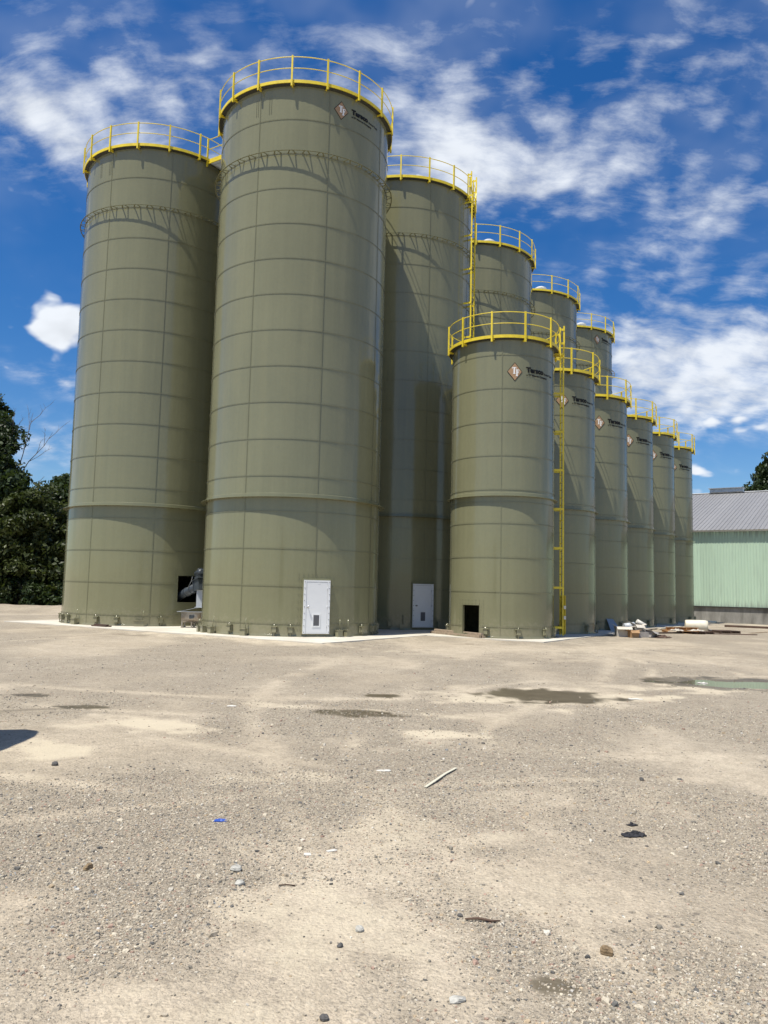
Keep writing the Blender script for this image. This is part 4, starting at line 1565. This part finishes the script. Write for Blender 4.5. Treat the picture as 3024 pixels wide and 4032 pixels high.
g1 = "timbers laid in front of the dark doorway"
dirp = Vector((3.68 - 1.99, 29.33 - 32.15, 0)).normalized()
nrm_ = Vector((dirp.y, -dirp.x, 0))
pa, pb = Vector((2.04, 32.0, 0)), Vector((3.70, 29.28, 0))
plank((pa - nrm_ * .06)[:2], (pb - nrm_ * .06)[:2], 0.10, 0.09, 0.002, 'timber_grey', "lower front timber at the dark doorway of the short tank", g1)
plank((pa + nrm_ * .07)[:2], (pb + nrm_ * .07 - dirp * .05)[:2], 0.10, 0.09, 0.002, 'timber_grey', "lower rear timber nearer the dark doorway", g1)
plank((pa + dirp * .2)[:2], (pb - dirp * .03)[:2], 0.11, 0.085, 0.094, 'timber_grey', "upper timber lying on the two others at the dark doorway", g1)
g2 = "dark boards by the leftmost tank"
for i, (o_, z_, l_) in enumerate([(0.0, 0.003, 0.95), (0.13, 0.003, 0.85), (0.05, 0.048, 0.75)]):
    p = Vector((-10.9, 31.35, 0)) - Vector((UX, UY, 0)) * o_
    plank((p - EB * l_ * .5)[:2], (p + EB * l_ * .5)[:2], 0.12, 0.042, z_, 'timber_dark',
          ["dark board nearest the leftmost tank's skirt", "dark board in front, farther from the leftmost tank's skirt", "short dark board on top of the small stack by the leftmost tank"][i], g2)
g3 = "pale boards on the slab behind the cartons"
plank((12.2, 38.6), (14.6, 41.6), 0.16, 0.05, 0.003, 'timber_pale', "pale board lying on the slab edge behind the carton heap", g3)
plank((14.0, 40.4), (16.3, 43.6), 0.16, 0.05, 0.003, 'timber_pale', "pale board on the slab edge pointing to the white drum", g3)
plank((12.84, 37.2), (14.3, 38.0), 0.12, 0.08, GZ - .01, 'timber_dark', "dark timber on gravel left of the pallets", "stray timbers on the yard", tilt=0.0)
plank((20.4, 47.6), (25.0, 44.8), 0.25, 0.12, GZ - .01, 'timber_dark', "long dark timber lying before the barn at the right edge", "stray timbers on the yard")
plank((15.6, 37.9), (17.8, 38.0), 0.10, 0.05, GZ - .01, 'timber_dark', "dark timber between the two pallets", "stray timbers on the yard")
plank((18.0, 40.4), (18.7, 38.8), 0.05, 0.04, GZ, 'timber_grey', "thin stick sticking up right of the small pallet", "stray timbers on the yard", tilt=0.12)


def pallet(loc, rz, lx, ly, material, label, nb=7, tilt=0.0):
    t = thing('pallet', loc, label, 'pallet', 'wooden pallets', rz)
    t.rotation_euler = (tilt, 0, rz)
    rng = random.Random(int(loc[0] * 10))
    for i in range(nb):
        y = -ly / 2 + ly * (i + 0.5) / nb
        MB().box((rng.uniform(-.03, .03), y, 0.125), (lx, ly / nb * 0.72, 0.018), rng.uniform(-.015, .015)).build('deck_board', material, t)
    for i in range(3):
        MB().box((-lx / 2 + 0.05 + (lx - 0.1) * i / 2, 0, 0.067), (0.045, ly, 0.095)).build('runner', material, t)
    for i in range(3):
        MB().box((0, -ly / 2 + 0.06 + (ly - 0.12) * i / 2, 0.0105), (lx, 0.10, 0.018)).build('bottom_board', material, t)
    return t


pallet((14.3, 38.4, GZ - 0.01), rad(-8), 1.5, 1.2, 'timber_orange', "lowest orange-brown wooden pallet of the pile left of the white drum")
pallet((15.05, 38.1, GZ - 0.01), rad(20), 1.1, 1.0, 'timber_dark', "dark weathered pallet overlapping the orange-brown one", tilt=0.03)
pallet((14.45, 38.55, GZ + 0.135), rad(6), 1.2, 1.0, 'timber_orange', "upper orange-brown pallet stacked on the lower ones", tilt=-0.04)
pallet((16.9, 39.5, GZ - 0.01), rad(12), 1.15, 1.0, 'timber_dark', "small dark pallet lying alone right of the white drum")

# white drum on its side
dr_c = Vector((15.45, 39.35, GZ + 0.31))
dr = thing('drum', dr_c - Vector((0, 0, 0.31)), "big white plastic drum lying on its side behind the pallets", 'drum')
dax = Vector((1, -0.28, 0)).normalized()
ang_d = math.atan2(dax.y, dax.x)
body = MB()
pr = [(-0.51, 0.20), (-0.5, 0.265), (-0.46, 0.292), (-0.2, 0.30), (0.0, 0.302), (0.2, 0.30), (0.46, 0.292), (0.5, 0.265), (0.51, 0.20)]
body.tube([dax * p[0] + Vector((0, 0, 0.31)) for p in pr], [p[1] for p in pr], 28)
dbody = body.build('body', 'drum_white', dr)
rim = MB()
rim.tube([dax * 0.505 + Vector((0, 0, 0.31)), dax * 0.53 + Vector((0, 0, 0.31))], 0.275, 28)
rim.build('rim', 'drum_white', dr)
MB().tube([dax * 0.53 + Vector((0, 0, 0.31)), dax * 0.535 + Vector((0, 0, 0.31))], 0.225, 24).build('end_cap', 'carton_grey', dr)
MB().tube([dax * 0.54 + Vector((0, 0, 0.16)), dax * 0.60 + Vector((0, 0, 0.15)), dax * 0.72 + Vector((0, 0, 0.14))], [0.03, 0.025, 0.03], 8).build('spout', 'carton_grey', dr)


def carton(loc, size, rz, material, label, flaps=True, tilt=(0, 0), cat='box', group='heap of cartons'):
    t = thing('carton', loc, label, cat, group, rz)
    t.rotation_euler = (tilt[0], tilt[1], rz)
    lx, ly, lz = size
    mb = MB()
    th = 0.008
    mb.box((0, 0, th / 2), (lx, ly, th))
    for s in (-1, 1):
        mb.box((s * (lx / 2 - th / 2), 0, lz / 2 + th / 2 + .001), (th, ly, lz - th))
        mb.box((0, s * (ly / 2 - th / 2), lz / 2 + th / 2 + .001), (lx - 2 * th - .002, th, lz - th))
    mb.build('body', material, t)
    if flaps:
        rng = random.Random(int(loc[0] * 37))
        for s in (-1, 1):
            a = rng.uniform(0.2, 1.1)
            f1 = MB().poly([(s * lx / 2, -ly / 2, lz + .003), (s * lx / 2, ly / 2, lz + .003), (s * (lx / 2 + ly * .4 * cos(a)), ly / 2, lz + ly * .4 * sin(a) * rng.choice((-.6, 1))), (s * (lx / 2 + ly * .4 * cos(a)), -ly / 2, lz + ly * .4 * sin(a) * .6)], (0, 0, .005))
            f1.build('flap', material, t)
            b = rng.uniform(0.1, 0.9)
            f2 = MB().poly([(-lx / 2, s * ly / 2, lz + .003), (lx / 2, s * ly / 2, lz + .003), (lx / 2, s * (ly / 2 + ly * .45 * cos(b)), lz - ly * .4 * sin(b)), (-lx / 2, s * (ly / 2 + ly * .45 * cos(b)), lz - ly * .4 * sin(b))], (0, 0, .005))
            f2.build('flap', material, t)
    return t


carton((10.48, 33.35, GZ), (0.36, 0.34, 0.30), 0.1, 'cardboard', "small brown open carton with pale flap at the front of the heap")
carton((10.18, 33.75, GZ), (0.62, 0.5, 0.42), -0.1, 'carton_white', "large torn white carton at the left end of the heap")
carton((10.95, 33.80, GZ), (0.75, 0.5, 0.24), 0.05, 'carton_grey', "flat printed grey carton at the heap's middle", flaps=False)
carton((10.85, 34.1, GZ + 0.245), (0.42, 0.40, 0.28), 0.3, 'carton_white', "white carton perched on the flat grey one", tilt=(0.08, 0.05))
carton((11.3, 33.75, GZ + 0.02), (0.40, 0.34, 0.26), 0.7, 'carton_grey', "crushed grey carton at the right end of the heap", tilt=(0.25, 0.2))
tub = MB().tube([Vector((-.2, 0, 0)), Vector((.25, .05, .05))], [0.13, 0.15], 16)
tag(tub.build('pipe_offcut', 'plastic_grey', None, (10.5, 34.05, GZ + 0.42)), "grey round pipe offcut lying on the white carton", 'pipe')
tub = MB().tube([Vector((-.15, 0, .1)), Vector((.22, 0, -.1))], [0.09, 0.09], 14)
tag(tub.build('paper_roll', 'paper', None, (11.05, 34.2, GZ + 0.56)), "white tilted roll sticking up from the carton heap", 'roll')


def crumple(loc, sx, sy, sz, rz, material, name, label, cat, seed, n=9):
    rng = np.random.default_rng(seed)
    g = np.linspace(-1, 1, n)
    X, Y = np.meshgrid(g, g)
    Z = rng.uniform(0, 1, X.shape)
    edge = np.maximum(abs(X), abs(Y))
    Xj = X + rng.uniform(-.16, .16, X.shape)
    Yj = Y + rng.uniform(-.22, .22, X.shape)
    ca_, sa_ = cos(rz), sin(rz)
    V = np.stack([(Xj * ca_ * sx - Yj * sa_ * sy), (Xj * sa_ * sx + Yj * ca_ * sy), Z * sz * (1.15 - edge * .9) + .004], -1).reshape(-1, 3)
    i, j = np.meshgrid(np.arange(n - 1), np.arange(n - 1), indexing='ij')
    Q = np.stack([i * n + j, i * n + j + 1, (i + 1) * n + j + 1, (i + 1) * n + j], -1).reshape(-1, 4)
    me = np_mesh(name, V, Q, material, False)
    o = link(name, me, None, loc)
    m = o.modifiers.new('thickness', 'SOLIDIFY')
    m.thickness = 0.006
    return tag(o, label, cat)


def gz(x, y):
    return float(ground_z(np.array([x]), np.array([y]))[0])


crumple((11.75, 33.55, GZ), .32, .22, .16, .3, 'timber_dark', 'torn_sheet', "dark torn packaging trailing off the carton heap", 'packaging', 4)
crumple((13.9, 37.75, GZ + .12), .3, .15, .16, .2, 'carton_white', 'torn_sheet', "white torn plastic draped over the left pallet's edge", 'packaging', 5)
crumple((14.75, 37.55, GZ + .14), .35, .15, .14, -.1, 'carton_white', 'torn_sheet', "white torn plastic at the front of the dark pallet", 'packaging', 6)

# blue-grey sheet leaning against the third short tank
ps_n = Vector((cos(rad(-70)), sin(rad(-70)), 0))
ps_t = Vector((-ps_n.y, ps_n.x, 0))
bs = MB()
bs.poly([ps_t * -0.26 + ps_n * 0.36, ps_t * 0.26 + ps_n * 0.42, ps_t * 0.10 + ps_n * 0.045 + Vector((0, 0, 0.52)), ps_t * -0.27 + ps_n * 0.045 + Vector((0, 0, 0.54))], ps_n * 0.006)
bs_c = Vector((*SMALL[2], 0.004)) + ps_n * RS
tag(bs.build('leaning_sheet', 'blue_sheet', None, bs_c), "blue-grey metal sheet leaning against the foot of the third short tank", 'sheet')

# small litter in the foreground
st = MB()
sp = [Vector((0, 0, 0)), Vector((.12, .25, .012)), Vector((.22, .52, .006)), Vector((.35, .79, .004))]
for a, b in zip(sp[:-1], sp[1:]):
    st.bar(a, b, 0.028, 0.006)
tag(st.build('plastic_strip', 'pale_strip', None, (0.43, 7.38, gz(.5, 7.7) + .012)), "pale yellowish flat strip lying on the gravel in mid foreground", 'strip')
crumple((1.92, 6.13, gz(1.92, 6.13)), .085, .05, .04, .2, 'black_rag', 'rag', "larger black crumpled rag on the gravel at right", 'rag', 7)
crumple((1.99, 6.40, gz(1.99, 6.4)), .04, .025, .03, .5, 'black_rag', 'rag', "small black scrap just beyond the larger black rag", 'rag', 8, 6)
crumple((-1.19, 6.24, gz(-1.19, 6.24)), .05, .022, .02, .2, 'blue_scrap', 'plastic_scrap', "bright blue plastic scrap on gravel at left", 'scrap', 9, 6)
crumple((-0.46, 5.51, gz(-.46, 5.51)), .022, .022, .006, .1, 'paper', 'paper_scrap', "tiny square white paper scrap in the centre foreground", 'scrap', 10, 4)
crumple((-0.30, 5.58, gz(-.3, 5.58)), .035, .012, .014, .4, 'paper', 'paper_scrap', "tiny curled white paper scrap right of the square one", 'scrap', 11, 5)
crumple((-2.2, 12.05, gz(-2.2, 12.05)), .07, .04, .02, .2, 'paper', 'paper_scrap', "white scrap near the dusty patch beyond the gravel", 'scrap', 12, 5)
crumple((0.05, 8.0, gz(.05, 8.0)), .07, .03, .012, .2, 'paper', 'paper_scrap', "thin whitish scrap left of the pale strip", 'scrap', 13, 5)
crumple((4.4, 13.9, gz(4.4, 13.9)), .11, .06, .02, -.2, 'paper', 'paper_scrap', "white scrap right of the dark wet patch", 'scrap', 14, 6)
crumple((6.75, 16.9, gz(6.75, 16.9) + .02), .10, .05, .03, -.2, 'paper', 'paper_scrap', "white litter at the left end of the puddle", 'scrap', 15, 6)
tw_ = MB().tube([Vector((-.09, 0, .012)), Vector((-.02, .008, .016)), Vector((.05, -.004, .012)), Vector((.1, .006, .011))], [.005, .008, .007, .004], 6)
tag(tw_.build('stick', 'timber_dark', None, (.58, 4.49, gz(.58, 4.49)), -.1), "short dark stick on the gravel below the pale strip", 'stick')
tw_ = MB().tube([Vector((-.05, 0, .006)), Vector((.0, .004, .009)), Vector((.05, 0, .006))], .004, 5)
tag(tw_.build('twig', 'timber_dark', None, (-.53, 4.95, gz(-.53, 4.95))), "thin twig in the left centre foreground", 'stick')


def rock(loc, s, material, label, seed, flat=0.7):
    bm = bmesh.new()
    bmesh.ops.create_icosphere(bm, subdivisions=3, radius=1.0)
    rng = np.random.default_rng(seed)
    ph = rng.uniform(0, 6.28, (7, 3))
    dr_ = rng.normal(size=(7, 3))
    dr_ /= np.linalg.norm(dr_, axis=1)[:, None]
    cut = rng.uniform(0.62, 0.9, 7)
    for v in bm.verts:
        p = np.array(v.co)
        for k in range(7):                      # knapped facets
            d = p @ dr_[k]
            if d > cut[k]:
                p = p - dr_[k] * (d - cut[k]) * 0.9
        p = p * (1 + 0.05 * math.sin(5 * p[0] + ph[0, 0]) * math.sin(6 * p[1] + ph[1, 1]) + 0.03 * math.sin(13 * p[2] + ph[2, 0]))
        v.co = Vector((p[0] * s, p[1] * s * 0.8, p[2] * s * flat))
    me = bpy.data.meshes.new('rock')
    bm.to_mesh(me)
    bm.free()
    me.materials.append(MAT[material])
    o = link('rock', me, None, (loc[0], loc[1], gz(*loc) + s * flat * 0.45), seed * 1.3)
    return tag(o, label, 'rock', 'loose rocks on the gravel')


rock((-1.79, 5.14), .036, 'stone_brown', "brown rock on the gravel in the left foreground", 1)
rock((-0.88, 5.18), .042, 'stone_pale', "larger pale lumpy rock left of centre in the foreground", 2)
rock((-0.81, 4.95), .032, 'stone_pale', "smaller pale rock just in front of the larger pale one", 3)
rock((1.16, 4.15), .036, 'stone_brown', "brown and grey rock at right in the near foreground", 4, .8)
rock((1.05, 4.10), .016, 'stone_dark', "small dark stone beside the brown and grey rock", 5)
rock((-0.08, 4.35), .032, 'stone_pale', "flat grey pebble in the centre foreground", 6, .5)
rock((0.47, 4.56), .017, 'stone_dark', "small black stone left of the dark stick", 7)
rock((-0.17, 4.15), .019, 'stone_dark', "dark glinting stone below the flat grey pebble", 8)
rock((-3.15, 7.95), .042, 'stone_dark', "dark rock at the dusty patch on the left", 9)
rock((0.37, 3.66), .04, 'stone_pale', "grey flat stone half buried at the bottom of the view", 10, .35)
rock((2.55, 7.9), .03, 'stone_dark', "dark stone right of centre beyond the black rag", 11)
rock((-0.2, 3.48), .022, 'stone_dark', "dark stone at the very bottom centre", 12)


# gravel as real stones
def stones(name, n, r0, r1, smin, smax, seed, pw, label, thr):
    rng = np.random.default_rng(seed)
    m = int(n * 2.6)
    az = np.radians(rng.uniform(-33, 33, m))
    r = np.sqrt(rng.uniform(r0 ** 2, r1 ** 2, m)) if pw == 2 else r0 * (r1 / r0) ** rng.uniform(0, 1, m) if pw == 0 else rng.uniform(r0, r1, m)
    x, y = r * np.sin(az), r * np.cos(az)
    w, d, g = ground_masks(x, y)
    lft = sstep(-x + 0.15 * y, -0.6, 1.6) * sstep(9 - y, 0, 4)
    prob = np.clip(0.10 + 1.5 * (g - thr) * 3.6 + 0.34 * lft - 0.75 * d - 0.5 * w, 0.03, 1)
    k = rng.uniform(0, 1, m) < prob
    x, y = x[k][:n], y[k][:n]
    n = len(x)
    z = ground_z(x, y)
    s = smin * (smax / smin) ** (rng.uniform(0, 1, n) ** 2.2)
    q_ = .7071
    base = np.array([(1, 0, -.4), (0, 1, -.4), (-1, 0, -.4), (0, -1, -.4), (q_ * .75, q_ * .75, .62), (-q_ * .75, q_ * .75, .62), (-q_ * .75, -q_ * .75, .62), (q_ * .75, -q_ * .75, .62)])
    V = base[None] * rng.uniform(0.75, 1.2, (n, 8, 1)) + rng.uniform(-.18, .18, (n, 8, 3))
    V = V * np.stack([s, s * rng.uniform(.6, 1, n), s * rng.uniform(.45, .85, n)], -1)[:, None, :]
    a = rng.uniform(0, 6.28, n)
    c, s_ = np.cos(a), np.sin(a)
    X = V[:, :, 0] * c[:, None] - V[:, :, 1] * s_[:, None]
    Y = V[:, :, 0] * s_[:, None] + V[:, :, 1] * c[:, None]
    V = np.stack([X + x[:, None], Y + y[:, None], V[:, :, 2] + (z + s * .12)[:, None]], -1).reshape(-1, 3)
    f = np.array([(0, 1, 4), (1, 5, 4), (1, 2, 5), (2, 6, 5), (2, 3, 6), (3, 7, 6), (3, 0, 7), (0, 4, 7), (4, 5, 6), (4, 6, 7)])
    Q = (np.arange(n)[:, None, None] * 8 + f[None]).reshape(-1, 3)
    pal = np.array([(.38, .33, .255), (.45, .40, .31), (.31, .27, .21), (.22, .20, .165), (.12, .115, .105), (.32, .22, .17), (.53, .49, .41), (.58, .55, .49), (.42, .33, .22), (.25, .26, .26)])
    idx = rng.choice(len(pal), n, p=[.27, .23, .18, .13, .07, .04, .025, .005, .04, .01])
    colr = pal[idx] * rng.uniform(.82, 1.18, (n, 1))
    me = np_mesh(name, V, Q, 'loose_stone', False, {'tint': np.repeat(colr, 8, 0)})
    o = link(name, me)
    tag(o, label, 'gravel', None, 'stuff')


lm = bpy.data.materials.new('loose_stone')
lm.use_nodes = True
_t = NT(lm.node_tree)
_b = lm.node_tree.nodes['Principled BSDF']
_a = _t.new('ShaderNodeAttribute')
_a.attribute_name = 'tint'
_k = _t.step(_t.noise(_t.new('ShaderNodeNewGeometry').outputs['Position'], 90, 3, .6), .3, .7, .8, 1.2)
_t.put(_b.inputs['Base Color'], _t.mix(1.0, _a.outputs['Color'], _t.comb(_k, _k, _k), 'MULTIPLY'))
_b.inputs['Roughness'].default_value = 0.85
_b.inputs['Specular IOR Level'].default_value = 0.3
MAT['loose_stone'] = lm
stones('fine_gravel', 75000, 2.6, 8.0, .004, .011, 51, 1, "fine gravel in the near foreground", .40)
stones('gravel_stones', 42000, 2.6, 14.0, .006, .015, 52, 1, "loose gravel stones over the yard", .42)
stones('coarse_gravel', 7000, 2.8, 28.0, .011, .028, 53, 1, "coarse scattered gravel stones", .40)

# ------------------------------------------------------------------ unseen trailer-shaped stand-in, added to cast the left-edge shadow
tl = thing('shadow_caster', (-5.75, 7.5, GZ), "trailer-shaped stand-in added out of view to cast the shadow at the left edge", 'shadow caster', rotz=rad(-90))
bm2 = bmesh.new()
bmesh.ops.create_icosphere(bm2, subdivisions=4, radius=1.0)
for v in bm2.verts:
    q = v.co.copy()
    b_ = 1 + 0.10 * sin(4.1 * q.x + 1) * cos(3.7 * q.y) + 0.06 * sin(9 * q.y + 5 * q.z)
    v.co = Vector((q.x * 1.85 * b_, q.y * 1.1 * b_, 0.9 + max(0.0, q.z) * 4.0 * b_))  # mound shaped and sized for the shadow it throws
me2 = bpy.data.meshes.new('shadow_mound')
bm2.to_mesh(me2)
bm2.free()
me2.materials.append(MAT['dark_machine'])
link('shadow_mound', me2, tl)
MB().box((0, 0, 0.82), (3.8, 2.0, 0.14)).build('bed', 'dark_machine', tl)
for sx in (-.9, .3):
    for sy in (-.85, .85):
        w_o = MB().tube([Vector((sx, sy - .12, .4)), Vector((sx, sy + .12, .4))], .4, 20).build('wheel', 'black_rubber', tl)
        MB().tube([Vector((sx, sy - .13, .4)), Vector((sx, sy + .13, .4))], .2, 14).build('rim', 'galvanised', w_o)
MB().bar((1.9, 0, .7), (3.3, 0, .5), .1, .1).build('drawbar', 'dark_machine', tl)
